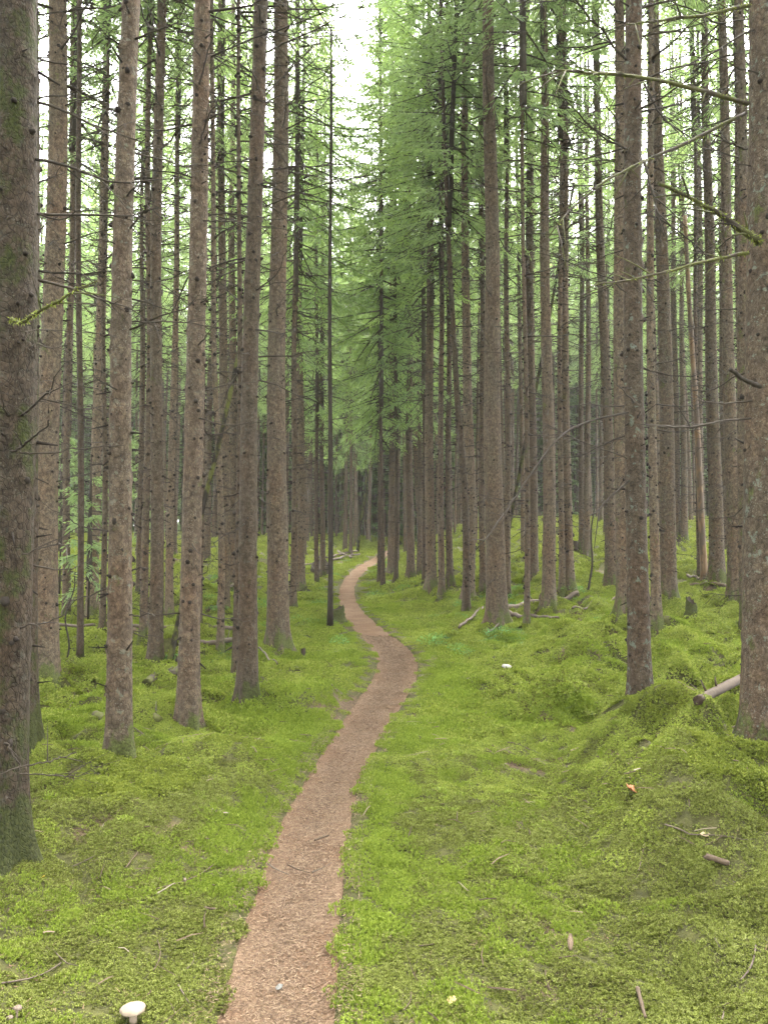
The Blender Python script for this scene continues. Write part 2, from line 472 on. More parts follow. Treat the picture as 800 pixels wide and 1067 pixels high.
# ------------------------------------------------------------------ the trees of the photograph: foot (u, v), top (u, v) for the lean, width in px at mid picture
TREES = [
    # u_foot, v_foot, u_top, v_top, width, crown_base, kind, bark(brightness, moss, lichen), label
    (-2, 905, 14, 0, 47, 10.5, 'near', (.45, .75, .25), 'thick dark trunk cut by the left edge, its foot nearest the camera'),  # low bark brightness: the shadow on this trunk is put into its colour
    (27, 783, 24, 0, 27, 10.5, 'near', (.55, .7, .2), 'dark trunk half hidden behind the thick dark trunk at the left edge'),
    (48, 714, 59, 0, 22, 10.5, 'near', (1.0, .25, .1), 'reddish brown trunk with mossy foot, beside the dark pair at the left edge'),
    (120, 793, 138, 0, 22.5, 10.5, 'near', (.9, .25, .45), 'stout grey brown trunk whose foot stands lowest between left edge and path'),
    (161, 693, 167, 0, 12.5, 10, 'near', (.68, .25, .15), 'slimmer dark trunk between the stout grey brown one and the straight pinkish one'),
    (199, 760, 209, 0, 19, 10.5, 'near', (1.12, .1, .15), 'straight pinkish brown trunk behind which the leaning mossy pole passes'),
    (257, 730, 270, 0, 18, 10.5, 'near', (.58, .2, .25), 'dark trunk left of the path with its foot beside a mossy hummock'),
    (288, 676, 292, 0, 20, 10.5, 'near', (.85, .2, .15), 'thick pale brown trunk with flared foot right behind the dark trunk by the path'),
    (516, 648, 509, 0, 18, 10.5, 'near', (.88, .1, .1), 'thick reddish trunk on the right of the path with grey splayed root foot'),
    (572, 632, 566, 0, 11.5, 10.5, 'near', (1.1, .25, .1), 'pale knobbly trunk with mossy foot behind the two fallen poles'),
    (649, 634, 642, 0, 13, 10.5, 'near', (.98, .3, .2), 'brown trunk just left of the dark scaly trunk on the moss dome'),
    (665, 732, 659, 0, 20.5, 10.5, 'near', (.62, .15, 1.0), 'dark scaly trunk spotted with lichen, standing on the big round moss dome'),
    (697, 625, 683, 60, 14, 10.5, 'near', (.95, .3, .3), 'trunk leaning left with knotty bark, right behind the lichen spotted trunk'),
    (765, 625, 752, 0, 13, 10.5, 'near', (.98, .4, .2), 'smooth trunk with green foot next to the massive trunk at the right edge'),
    (809, 784, 801, 0, 53, 10.5, 'near', (.78, .3, .8), 'massive scaly trunk cut by the right edge, carrying long mossy limbs'),
    (746, 604, 733, 60, 12.5, 10, 'mid', (1.0, .3, .3), 'knotty trunk with mossy foot just behind the peeled dead stem'),
    (779, 656, 770, 0, 12, 10, 'near', (.9, .5, .2), 'trunk squeezed behind the massive right edge trunk, its foot wrapped in moss'),
    (682, 652, 677, 0, 9, 10, 'mid', (.85, .3, .3), 'slim trunk tucked close behind the lichen spotted trunk'),
    (637, 606, 622, 120, 10, 9.5, 'mid', (.95, .3, .2), 'slightly curved trunk leaning left between the pale knobbly trunk and its brown neighbour'),
    (554, 604, 550, 0, 10.5, 9.5, 'mid', (.95, .2, .2), 'straight brown trunk behind the thin pole between reddish and pale knobbly trunks'),
    (592, 613, 586, 60, 9, 9.5, 'mid', (1.0, .2, .2), 'straight trunk just right behind the pale knobbly trunk'),
    (584, 618, 583, 100, 5.5, 9, 'mid', (.9, .2, .2), 'thin trunk touching the pale knobbly trunk on its right side'),
    (529, 623, 527, 0, 6.5, 9, 'mid', (.9, .2, .2), 'thin straight trunk close right behind the thick reddish trunk'),
    (549, 652, 545, 200, 5, 9, 'mid', (.95, .4, .2), 'thin pole of a spruce standing in front of the fallen poles'),
    (503, 614, 500, 0, 6, 8, 'mid', (.8, .2, .1), 'dark thin trunk just left behind the thick reddish trunk'),
    (487, 623, 484, 0, 10, 8.5, 'mid', (1.05, .1, .1), 'clear reddish trunk beside the bowed stem, right of the path bend'),
    (485, 637, 462, 110, 6.5, 7.2, 'mid', (.6, .1, .1), 'dark bowed stem leaning left over the path side with drooping green top'),
    (460, 619, 459, 60, 6, 7.4, 'mid', (.85, .2, .1), 'slim dark trunk right beside the thicker one nearest the path bend'),
    (448, 611, 447, 60, 9.5, 7.6, 'mid', (.8, .2, .1), 'thickest brown trunk of the clump on the bank right of the path'),
    (468, 604, 466, 60, 6, 7.6, 'mid', (.85, .2, .1), 'trunk at the back of the path side clump, left behind the clear reddish one'),
    (427, 600, 426, 100, 7, 7.0, 'mid', (.9, .2, .1), 'lone mid brown trunk between the path side clump and the path edge pair'),
    (437, 596, 437, 100, 4.5, 5.5, 'mid', (.8, .2, .1), 'thin trunk between the lone mid brown trunk and the path side clump'),
    (441, 606, 441, 250, 3, 5.0, 'mid', (.7, .2, .1), 'very thin dark stem at the left foot of the thickest clump trunk'),
    (409, 596, 408, 200, 7.5, 5.5, 'mid', (.85, .1, .1), 'dark trunk rising right above the far bend of the path'),
    (413, 603, 412, 300, 3.5, 5.0, 'mid', (.6, .1, .1), 'thin dark stem clinging to the right of the trunk above the far bend'),
    (398, 611, 397, 300, 4, 4.5, 'mid', (.75, .1, .1), 'thicker stem of the slender pair at the inner edge of the path'),
    (394, 607, 395, 330, 2.6, 4.2, 'mid', (.7, .1, .1), 'thinner stem of the slender pair at the inner edge of the path'),
    (313, 613, 310, 100, 8.5, 6.2, 'mid', (1.0, .2, .1), 'straight brown trunk on the left bank with a slimmer one before it'),
    (305, 633, 308, 300, 6, 6.2, 'mid', (.85, .2, .1), 'slim trunk on the left bank, in front of a straight thicker one'),
    (330, 605, 330, 200, 4, 5.2, 'mid', (.75, .2, .1), 'thin stem in front of the rotten dark stump left of the path'),
    (336, 598, 335, 200, 4.5, 5.5, 'mid', (.8, .2, .1), 'thin stem behind the rotten dark stump left of the path'),
    (229, 679, 222, 200, 6.5, 9, 'mid', (1.0, .3, .1), 'thin bent trunk right of the straight pinkish trunk, bowed near its foot'),
    (233, 636, 231, 60, 9.5, 9, 'mid', (1.0, .2, .1), 'brown trunk standing behind the thin bent trunk'),
    (242, 613, 243, 60, 8.5, 9, 'mid', (1.0, .2, .1), 'trunk right behind, seen just left of the dark trunk by the path'),
    (246, 706, 250, 60, 5.5, 9, 'mid', (.75, .2, .1), 'thin stem pressed against the left side of the dark trunk by the path'),
    (209, 652, 213, 60, 4.5, 9, 'mid', (.8, .2, .1), 'thin stem just right of the straight pinkish trunk'),
    (177, 641, 186, 60, 7, 9, 'mid', (1.05, .2, .1), 'slim trunk between the slimmer dark trunk and the straight pinkish one'),
    (152, 663, 157, 60, 7, 9, 'mid', (1.0, .4, .1), 'pale slim trunk just left of the slimmer dark trunk'),
    (146, 616, 149, 100, 5, 9, 'mid', (.75, .2, .1), 'thin far stem beside the pale slim trunk on the left'),
    (97, 641, 112, 0, 10.5, 9, 'mid', (1.1, .2, .1), 'pinkish trunk leaning right behind the dark sapling on the left'),
    (107, 656, 112, 100, 5, 9, 'mid', (.7, .2, .1), 'thin dark stem in front of the leaning pinkish trunk'),
    (68, 641, 79, 0, 7, 9, 'mid', (1.05, .2, .1), 'slim trunk leaning right between the reddish trunk and the dark sapling'),
    (529 + 60, 590, 588, 200, 4, 8, 'mid', (.9, .2, .1), 'thin stem showing between the two trunks right of the pale knobbly one'),
    (612, 577, 612, 100, 6, 9, 'mid', (.9, .2, .1), 'far trunk behind the crooked sapling on the right slope'),
    (606, 567, 606, 100, 6, 9, 'mid', (.9, .2, .1), 'far trunk just left of another one behind the crooked sapling'),
    (704, 560, 700, 60, 7, 9.5, 'mid', (.85, .2, .2), 'far trunk half hidden right behind the knotty left leaning trunk'),
    (712, 562, 708, 60, 6, 9.5, 'mid', (.9, .2, .2), 'far slim trunk standing clear left of the peeled dead stem'),
    (728, 600, 722, 60, 5, 9.5, 'mid', (.85, .3, .3), 'thin trunk right against the left side of the peeled dead stem'),
    (755, 572, 748, 60, 6, 9.5, 'mid', (.85, .2, .2), 'far slim trunk between the knotty one and the smooth one near the right edge'),
    (774, 621, 766, 0, 9, 9.5, 'mid', (.9, .4, .2), 'trunk with shadowy knots between the smooth one and the massive one'),
]
POLES = [
    # dead stems: u,v of the foot and top, width foot and top
    ('dead_spruce_stem', 84, 688, 83, 0, 6.5, 5, 'thin straight dark dead stem left of the stout grey brown trunk'),
    ('dead_spruce_stem', 344, 653, 345, 28, 5.6, 2.4, 'thin straight dark dead spruce standing alone at the left path edge'),
    ('leaning_dead_pole', 175, 690, 252, 352, 6.2, 4.2, 'thin mossy dead pole leaning right behind the straight pinkish trunk'),
    ('leaning_dead_pole', 372, 576, 383, 489, 3.4, 2, 'short black dead stem leaning right beside the far end of the path'),
    ('leaning_dead_pole', 522, 598, 598, 190, 4, 2.5, 'long thin grey dead pole leaning right behind the thick reddish trunk'),
    ('peeled_dead_stem', 734, 609, 713, 225, 7, 4, 'broken dead stem with peeled orange wood standing on the right slope'),
    ('dead_sapling', 612, 616, 620, 520, 2.6, 1.2, 'crooked thin dead sapling on the open moss of the right slope'),
    ('dead_sapling', 68, 697, 78, 600, 2, 1.2, 'thin crooked dead sapling beside the reddish trunk'),
]

feet = []
for t in TREES:
    p = hit(t[0], t[1] + 4, H)
    for words_, depth in (('standing on the big round moss dome', 6.42), ('massive scaly trunk', 5.35)):      # these stand on the far side of their hummocks
        if words_ in t[8]: p = np.array([0, 0, EYE]) + ray(t[0], t[1]) * (depth / ray(t[0], t[1])[1])
    feet.append(p)
for t, p in zip(TREES, list(feet)):
    r = t[4] / 2 / FPX * p[1]
    MOUNDS.append((p[0], p[1], .16 + 1.6 * r, .05 + .25 * r))

# ------------------------------------------------------------------ ground and path
xs = np.unique(np.round(np.concatenate([np.linspace(-4.5, 4.5, 300), np.sign(np.linspace(-1, 1, 2)).repeat(150) * (4.5 + np.tile(np.geomspace(.05, 26, 150), 2)),
                                        np.array([-400, -250, -150, -90, -60, -45, 45, 60, 90, 150, 250, 400])]), 4))
ys = np.unique(np.round(np.concatenate([np.array([-60, -30, -15, -8, -4, -2, -1, 0, .6, 1.]), np.linspace(1.2, 9, 270), 9 + np.geomspace(.035, 52, 240), np.array([66, 75, 90, 120, 160, 220, 300, 395])]), 4))
X, Y = np.meshgrid(xs, ys)
s_ = np.abs(side(X, Y)); ph = path_h(Y)
wob = .022 * noise2(X * 3.1, Y * 3.1, 55) + .014 * noise2(X * 9, Y * 9, 56)
Z = H(X, Y) - .075 * (1 - smooth(-.06, .05, s_ - ph + wob))
n_x, n_y = len(xs), len(ys)
gi = np.arange(n_x * n_y).reshape(n_y, n_x)
q = np.stack([gi[:-1, :-1], gi[:-1, 1:], gi[1:, 1:], gi[1:, :-1]], -1).reshape(-1, 4)
link('forest_ground', mesh('forest_ground', np.stack([X, Y, Z], -1).reshape(-1, 3), q, [M_SOIL]), kind='structure')

py = np.concatenate([np.linspace(-3, 1.2, 40), np.linspace(1.22, 10, 420), np.linspace(10.05, 48, 420)])
pt = np.linspace(-1.25, 1.25, 33)
PY, PT = np.meshgrid(py, pt, indexing='ij')
PX = path_x(PY) + PT * path_h(PY)
PZ = land(PX, PY) - .040 + .018 * PT ** 2 + .012 * noise2(PX * 5, PY * 5, 31) + .006 * noise2(PX * 17, PY * 17, 32) - .05 * smooth(1.05, 1.25, np.abs(PT))
gi = np.arange(PX.size).reshape(PX.shape)
q = np.stack([gi[:-1, :-1], gi[:-1, 1:], gi[1:, 1:], gi[1:, :-1]], -1).reshape(-1, 4)
link('footpath', mesh('footpath', np.stack([PX, PY, PZ], -1).reshape(-1, 3), q, [M_PATH]), kind='structure')


def path_z(x, y):
    t = side(x, y) / path_h(y)
    return land(x, y) - .040 + .018 * t ** 2 + .012 * noise2(x * 5, y * 5, 31) + .006 * noise2(x * 17, y * 17, 32)


# needle litter on the path: thin slivers
def litter():
    n = 80000
    y = 1.9 + RNG.random(n) ** 1.7 * 11
    t = np.clip(RNG.normal(0, .62, n), -1.5, 1.5)
    x = path_x(y) + t * path_h(y)
    e_ = np.abs(side(x, y)) - path_h(y) + .022 * noise2(x * 3.1, y * 3.1, 55) + .014 * noise2(x * 9, y * 9, 56)
    z = np.where(e_ > .02, H(x, y) + .013, path_z(x, y) + .004) + .003 * RNG.random(n)
    L = RNG.uniform(.003, .0085, n) * (1 + .10 * y); W = RNG.uniform(.0004, .0008, n) * (1 + .26 * y)
    a = RNG.uniform(0, np.pi, n); tilt = RNG.normal(0, .16, n)
    d = np.stack([np.cos(a), np.sin(a), tilt], -1); e = np.stack([-np.sin(a), np.cos(a), RNG.normal(0, .3, n)], -1)
    c = np.stack([x, y, z], -1)
    V = np.stack([c - d * L[:, None] - e * W[:, None], c + d * L[:, None] - e * W[:, None] * .4, c + d * L[:, None] + e * W[:, None] * .4, c - d * L[:, None] + e * W[:, None]], 1).reshape(-1, 3)
    q = np.arange(4 * n).reshape(n, 4)
    nt = NT('dry_needle', .8, .2)
    nt.ln(nt.ramp(nt.attr('tint'), [(0, (.026, .016, .010)), (.35, (.076, .048, .029)), (.8, (.132, .088, .055)), (1, (.23, .168, .112))]), nt.b.inputs['Base Color'])
    link('needle_litter', mesh('needle_litter', V, q, [nt.m], attrs={'tint': RNG.random(n).repeat(4)}), kind='stuff',
         label='dry brown spruce needles strewn along the trodden path')


litter()

# ------------------------------------------------------------------ moss: small clumps of sprigs set on the ground by a node group
def clump(name, rad, n, leaf, up, mat, seed, width=.36, k=7):
    """a cushion of moss sprigs: each sprig a star of k pointed leaflets"""
    r = np.random.default_rng(seed)
    a = r.uniform(0, 2 * np.pi, n); rr = rad * np.sqrt(r.random(n))
    cx, cy = rr * np.cos(a), rr * np.sin(a)
    cz = .6 * leaf * r.normal(0, 1, n) + leaf * 1.1 * (1 - (rr / rad) ** 2)
    A = r.uniform(0, 2 * np.pi, (n, k)); el = r.normal(up, .28, (n, k)); L = leaf * r.uniform(.65, 1.25, (n, k))
    d = np.stack([np.cos(A) * np.cos(el), np.sin(A) * np.cos(el), np.sin(el)], -1)
    sdir = np.stack([-np.sin(A), np.cos(A), 0 * A], -1)
    c = np.stack([cx, cy, cz], -1)[:, None]
    tip = c + d * L[..., None]; tip[..., 2] -= .25 * L * np.cos(el) ** 2
    mid = c + d * (L * .5)[..., None]
    wv = sdir * (L * width * .5)[..., None]
    V = np.stack([c + 0 * mid - np.array([0, 0, leaf * .5]), mid - wv, tip, mid + wv], 2).reshape(-1, 3)
    q = np.arange(len(V)).reshape(-1, 4)
    tint = np.repeat(np.clip(r.normal(.5, .25, n), 0, 1), 4 * k)
    return bpy.data.objects.new(name, mesh(name, V, q, [mat], attrs={'tint': tint}, smooth_shade=False))


def blades(name, rad, n, h, mat, seed):
    """a tuft of fine upright hair moss or grass blades"""
    r = np.random.default_rng(seed)
    a = r.uniform(0, 2 * np.pi, n); rr = rad * np.sqrt(r.random(n))
    c = np.stack([rr * np.cos(a), rr * np.sin(a), 0 * a], -1)
    A = r.uniform(0, 2 * np.pi, n); L = h * r.uniform(.5, 1.2, n); ln = r.uniform(.2, .9, n)
    d = np.stack([np.cos(A), np.sin(A), 0 * A], -1); sd_ = np.stack([-np.sin(A), np.cos(A), 0 * A], -1)
    wv = sd_ * (h * .06)
    m = c + d * (L * ln * .3)[:, None] + np.array([0, 0, 1]) * (L * .6)[:, None]
    t = c + d * (L * ln)[:, None] + np.array([0, 0, 1]) * (L * (1 - .35 * ln))[:, None]
    V = np.stack([c - wv, c + wv, m + wv * .8, m - wv * .8, t], 1).reshape(-1, 3)
    b = np.arange(n)[:, None] * 5
    q = b + np.array([0, 1, 2, 3]); tr = b + np.array([3, 2, 4])
    return bpy.data.objects.new(name, mesh(name, V, [q, tr], [mat], attrs={'tint': np.repeat(np.clip(r.normal(.5, .25, n), 0, 1), 5)}, smooth_shade=False))


def leaves_plant(name, rad, n, leaf, mat, seed):
    r = np.random.default_rng(seed)
    a = r.uniform(0, 2 * np.pi, n); rr = rad * np.sqrt(r.random(n))
    c = np.stack([rr * np.cos(a), rr * np.sin(a), r.uniform(.02, .18, n) * (1 - .5 * rr / rad)], -1)
    A = r.uniform(0, 2 * np.pi, n); el = r.normal(.2, .4, n); L = leaf * r.uniform(.6, 1.3, n)
    d = np.stack([np.cos(A) * np.cos(el), np.sin(A) * np.cos(el), np.sin(el)], -1) * L[:, None]
    s_ = np.stack([-np.sin(A), np.cos(A), r.normal(0, .3, n)], -1) * (L * .28)[:, None]
    V = np.stack([c, c + d * .5 - s_, c + d, c + d * .5 + s_], 1).reshape(-1, 3)
    return bpy.data.objects.new(name, mesh(name, V, np.arange(4 * n).reshape(n, 4), [mat], attrs={'tint': np.repeat(r.random(n), 4)}, smooth_shade=False))


def scatter(name, label, protos, P, rot, scl, vi):
    """one object of stuff: its node group sets a clump on every point"""
    col = bpy.data.collections.new(name + '_sprigs')
    for o in protos: col.objects.link(o)
    me = bpy.data.meshes.new(name)
    me.vertices.add(len(P)); me.vertices.foreach_set('co', np.ascontiguousarray(P, np.float32).ravel())
    a = me.attributes.new('turn', 'FLOAT_VECTOR', 'POINT'); a.data.foreach_set('vector', np.ascontiguousarray(rot, np.float32).ravel())
    a = me.attributes.new('size', 'FLOAT', 'POINT'); a.data.foreach_set('value', np.asarray(scl, np.float32))
    a = me.attributes.new('pick', 'INT', 'POINT'); a.data.foreach_set('value', np.asarray(vi, np.int32))
    o = link(name, me, kind='stuff', label=label)
    g = bpy.data.node_groups.new(name + '_nodes', 'GeometryNodeTree')
    g.interface.new_socket('Geometry', in_out='INPUT', socket_type='NodeSocketGeometry')
    g.interface.new_socket('Geometry', in_out='OUTPUT', socket_type='NodeSocketGeometry')
    n, l = g.nodes, g.links
    gi, go = n.new('NodeGroupInput'), n.new('NodeGroupOutput')
    ci = n.new('GeometryNodeCollectionInfo'); ci.inputs['Collection'].default_value = col
    ci.inputs['Separate Children'].default_value = True; ci.inputs['Reset Children'].default_value = True
    ip = n.new('GeometryNodeInstanceOnPoints'); ip.inputs['Pick Instance'].default_value = True

    def na(nm, ty):
        x = n.new('GeometryNodeInputNamedAttribute'); x.data_type = ty; x.inputs['Name'].default_value = nm
        return x.outputs['Attribute']
    er = n.new('FunctionNodeEulerToRotation')
    l.new(na('turn', 'FLOAT_VECTOR'), er.inputs[0]); l.new(er.outputs[0], ip.inputs['Rotation'])
    l.new(na('size', 'FLOAT'), ip.inputs['Scale']); l.new(na('pick', 'INT'), ip.inputs['Instance Index'])
    l.new(gi.outputs[0], ip.inputs['Points']); l.new(ci.outputs[0], ip.inputs['Instance']); l.new(ip.outputs[0], go.inputs[0])
    md = o.modifiers.new('scatter', 'NODES'); md.node_group = g
    return o


def turn_for(x, y, n):
    e = .06
    gx = (H(x + e, y) - H(x - e, y)) / (2 * e); gy = (H(x, y + e) - H(x, y - e)) / (2 * e)
    nrm = np.stack([-gx, -gy, np.ones(n)], -1); nrm /= np.linalg.norm(nrm, axis=1)[:, None]
    a = RNG.uniform(0, 2 * np.pi, n); t = np.stack([np.cos(a), np.sin(a), 0 * a], -1)
    t -= nrm * (t * nrm).sum(1)[:, None]; t /= np.linalg.norm(t, axis=1)[:, None]
    b = np.cross(nrm, t)                       # columns t, b, nrm -> Euler XYZ
    return np.stack([np.arctan2(b[:, 2], nrm[:, 2]), -np.arcsin(np.clip(t[:, 2], -1, 1)), np.arctan2(t[:, 1], t[:, 0])], -1)


def wedge(n, y0, y1, pad):
    """points spread evenly over the part of the ground in view, and a margin"""
    hw0, hw1 = .5 * y0 + pad, .5 * y1 + pad
    y = y0 + (y1 - y0) * RNG.random(4 * n)
    keep = RNG.random(4 * n) < (.5 * y + pad) / max(hw0, hw1)
    y = y[keep][:n]
    x = RNG.uniform(-1, 1, len(y)) * (.5 * y + pad)
    return x, y


BARE = []      # patches of bare litter between the moss
for (u, v, r) in [(548, 800, .28), (125, 745, .35), (210, 745, .35), (330, 770, .15), (540, 908, .07), (620, 970, .10),
                  (770, 940, .07), (130, 925, .08), (10, 1020, .12)]:
    p = hit(u, v, land); BARE.append((p[0], p[1], r))


def moss():
    prot = []
    # order = alphabetical: moss_a.. near feather, moss_b.. near hair, moss_c.. mid feather, moss_d.. mid hair, moss_e far
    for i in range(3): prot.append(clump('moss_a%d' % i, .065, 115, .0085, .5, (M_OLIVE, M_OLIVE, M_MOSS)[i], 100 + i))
    for i in range(2): prot.append(clump('moss_b%d' % i, .065, 120, .009, .95, M_HAIR, 110 + i, width=.28, k=6))
    for i in range(2): prot.append(clump('moss_c%d' % i, .13, 170, .0145, .6, M_MOSS, 120 + i))
    for i in range(2): prot.append(clump('moss_d%d' % i, .13, 170, .015, .95, M_HAIR, 130 + i, width=.3, k=6))
    for i in range(2): prot.append(clump('moss_e%d' % i, .27, 220, .028, .7, M_MOSS, 140 + i))
    for i in range(2): prot.append(clump('moss_f%d' % i, .065, 90, .0095, .7, M_DEEP, 150 + i, width=.42))
    P, Rt, Sc, Vi = [], [], [], []
    for (n, y0, y1, pad, fe, ha) in [(14000, 1.7, 7.2, .9, (0, 1, 2), (3, 4)), (21000, 6.6, 19, 1.5, (5, 6), (7, 8)), (12000, 18, 52, 3, (9, 10), (9, 10))]:
        x, y = wedge(n, y0, y1, pad)
        edge = np.abs(side(x, y)) - path_h(y) + .022 * noise2(x * 3.1, y * 3.1, 55) + .014 * noise2(x * 9, y * 9, 56)
        keep = edge > (.035 if y0 < 7 else .05 if y0 < 18 else .12)
        keep &= ~((edge < .14) & (RNG.random(len(x)) < .35))
        for (bx, by, br) in BARE:
            keep &= ((x - bx) ** 2 + (y - by) ** 2 + br * br * .9 * noise2(x * 5, y * 5, 77)) > br * br * .2
        thin = noise2(x * 1.7, y * 1.7, 41) + .5 * noise2(x * 5, y * 5, 42)
        keep &= ~((thin > .46) & (edge > .5) & (RNG.random(len(x)) < (.25 if y0 < 6 else .12)))
        x, y, edge = x[keep], y[keep], edge[keep]
        hair = (noise2(x * .9 + 9, y * .9, 61) + .5 * noise2(x * 3.3, y * 3.3, 62) + .42 * np.exp(-np.maximum(edge, 0) / .5)) > .2
        pick = np.where(hair, RNG.choice(ha, len(x)), RNG.choice(fe, len(x)))
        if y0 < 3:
            olive = smooth(6.2, 4.2, y + 1.2 * noise2(x * 1.1, y * 1.1, 79)) > RNG.random(len(x))  # more olive towards the camera, partly as painted foreground shade
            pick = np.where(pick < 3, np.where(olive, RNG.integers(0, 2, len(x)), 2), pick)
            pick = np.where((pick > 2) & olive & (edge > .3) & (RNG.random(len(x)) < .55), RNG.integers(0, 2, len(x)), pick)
        sc = RNG.uniform(.65, 1.4, len(x))
        if y0 > 6: sc = np.where(edge < .35, sc * .55, sc)
        deep = np.zeros(len(x), bool)
        for (bx, by, br) in DEEP:
            deep |= ((x - bx) ** 2 + (y - by) ** 2) < br * br * (.72 + .5 * noise2(x * 3, y * 3, 78))
        if y0 < 19:
            pick = np.where(deep, RNG.integers(11, 13, len(x)), pick); sc = np.where(deep & (y0 > 5), sc * 1.25, sc)
        P.append(np.stack([x, y, H(x, y) - .004 * sc], -1)); Rt.append(turn_for(x, y, len(x))); Sc.append(sc); Vi.append(pick)
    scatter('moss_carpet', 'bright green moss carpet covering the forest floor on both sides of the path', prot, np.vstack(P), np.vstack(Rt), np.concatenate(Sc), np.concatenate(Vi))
    # bilberry and grass
    prot = [blades('tuft_a%d' % i, .05, 34, .07, M_HAIR, 200 + i) for i in range(2)] + [leaves_plant('tuft_b%d' % i, .22, 130, .035, M_BILB, 210 + i) for i in range(2)]
    P, Sc, Vi = [], [], []
    x, y = wedge(2600, 1.9, 14, .6)
    edge = np.abs(side(x, y)) - path_h(y)
    g = (noise2(x * .8, y * .8, 66) + .5 * noise2(x * 2.2, y * 2.2, 67) > .33) & (edge > .06)
    x, y = x[g], y[g]; P.append(np.stack([x, y], -1)); Sc.append(RNG.uniform(.35, .8, len(x))); Vi.append(RNG.integers(0, 2, len(x)))
    x, y = wedge(6000, 10, 32, 1)
    s = side(x, y)
    g = (np.abs(s) > path_h(y) + .35) & ((((s > 0) & (s < 4.5)) | ((s < 0) & (s > -4))) & (noise2(x * .55, y * .55, 68) + .4 * noise2(x * 2, y * 2, 69) > .17))
    x, y = x[g], y[g]; P.append(np.stack([x, y], -1)); Sc.append(RNG.uniform(.4, .95, len(x))); Vi.append(RNG.integers(2, 4, len(x)))
    P = np.vstack(P); x, y = P.T
    scatter('undergrowth', 'fine grass blades and low bilberry leaves growing through the moss', prot, np.stack([x, y, H(x, y) - .01], -1),
            np.stack([0 * x, 0 * x, RNG.uniform(0, 6.28, len(x))], -1), np.concatenate(Sc), np.concatenate(Vi))


moss()

# ------------------------------------------------------------------ spruce parts
def crown_mesh(name, seed, length=11.0, rmax=1.9, quads=1.0, mat=M_NEEDLE, wmul=1.0):
    """drooping spruce crown, foot of the crown at z = 0: limbs in whorls, hanging side twigs set with needle sprays"""
    r = np.random.default_rng(seed)
    acc = Acc()
    SV, ST = [], []
    z = 0.0
    while z < length - .25:
        f = z / length
        Rz = rmax * (1 - f) ** .75 * (.62 + .38 * min(1, f / .18)) + .12
        for k in range(r.integers(4, 7)):
            az = r.uniform(0, 2 * np.pi); L = Rz * r.uniform(.6, 1.12)
            if f < .2 and r.random() < .35: continue
            p0 = (-.42 + 1.0 * f) + r.normal(0, .12)
            s = np.linspace(0, 1, 9)
            h = np.tan(p0) * s * L - .30 * L * s ** 2 * (1 - f) + .22 * L * s ** 3
            zz = z + r.uniform(-.12, .12)
            rad = L * s
            bend = r.normal(0, .12) * s ** 2
            P = np.stack([np.cos(az + bend) * rad, np.sin(az + bend) * rad, zz + h], -1)
            acc.tube(P, .016 * (1 - .85 * s) * (.5 + L / 2), 3, m=1, a=.5)
            n = int(L * 33 * quads) + 5
            t = r.uniform(.12, 1, n) ** .8
            C0 = np.stack([np.interp(t, s, P[:, i]) for i in range(3)], -1)
            sg = r.choice([-1, 1], n) * r.uniform(.5, 1.15, n)
            ang = az + sg
            tl = r.uniform(.16, .40, n) * (1.12 - .55 * t) * (.6 + .4 * L / rmax)
            hang = r.uniform(.15, 1.25, n) * (1 - .55 * f)
            m3 = 3
            for j in range(m3):
                a0 = C0 + np.stack([np.cos(ang) * tl * j / m3, np.sin(ang) * tl * j / m3, -hang * tl * (j / m3) ** 1.4], -1)
                a1 = C0 + np.stack([np.cos(ang) * tl * (j + 1.15) / m3, np.sin(ang) * tl * (j + 1.15) / m3, -hang * tl * ((j + 1.15) / m3) ** 1.4], -1)
                a1 += r.normal(0, .018, a1.shape)
                wdt = r.uniform(.007, .0155, n) * wmul
                tw = r.uniform(0, np.pi, n)
                d = a1 - a0
                e1 = np.cross(d, np.array([0, 0, 1.])); e1 /= np.linalg.norm(e1, axis=1)[:, None] + 1e-6
                e2 = np.cross(d, e1); e2 /= np.linalg.norm(e2, axis=1)[:, None] + 1e-6
                e = (e1 * np.cos(tw)[:, None] + e2 * np.sin(tw)[:, None]) * wdt[:, None]
                mid = (a0 + a1) * .5
                SV.append(np.stack([a0, mid - e, a1, mid + e], 1).reshape(-1, 3))
                ST.append(np.repeat(np.clip(r.normal(.42 + .25 * t, .18), 0, 1), 4))
        z += r.uniform(.30, .46) * (1 - .35 * f)
    acc.tube(np.array([[0, 0, 0], [0, 0, length * .6], [0, 0, length]]), [.06, .03, .006], 5, m=1, a=.5)
    V = np.vstack(SV); acc.add(V, np.arange(len(V)).reshape(-1, 4), None, 0, np.concatenate(ST))
    return acc.mesh(name, [mat, M_TWIG], False)


def dead_branch_curve(r, L, droop):
    n = 9
    s = np.linspace(0, 1, n)
    wig = np.cumsum(r.normal(0, .035, (n, 2)), 0) * s[:, None]
    P = np.stack([s, wig[:, 0] + .06 * np.sin(s * 5 + r.uniform(0, 6)) * s, wig[:, 1] - droop * s ** 1.6 + .12 * s ** 3], -1) * L
    P[0, 1:] = 0
    return P


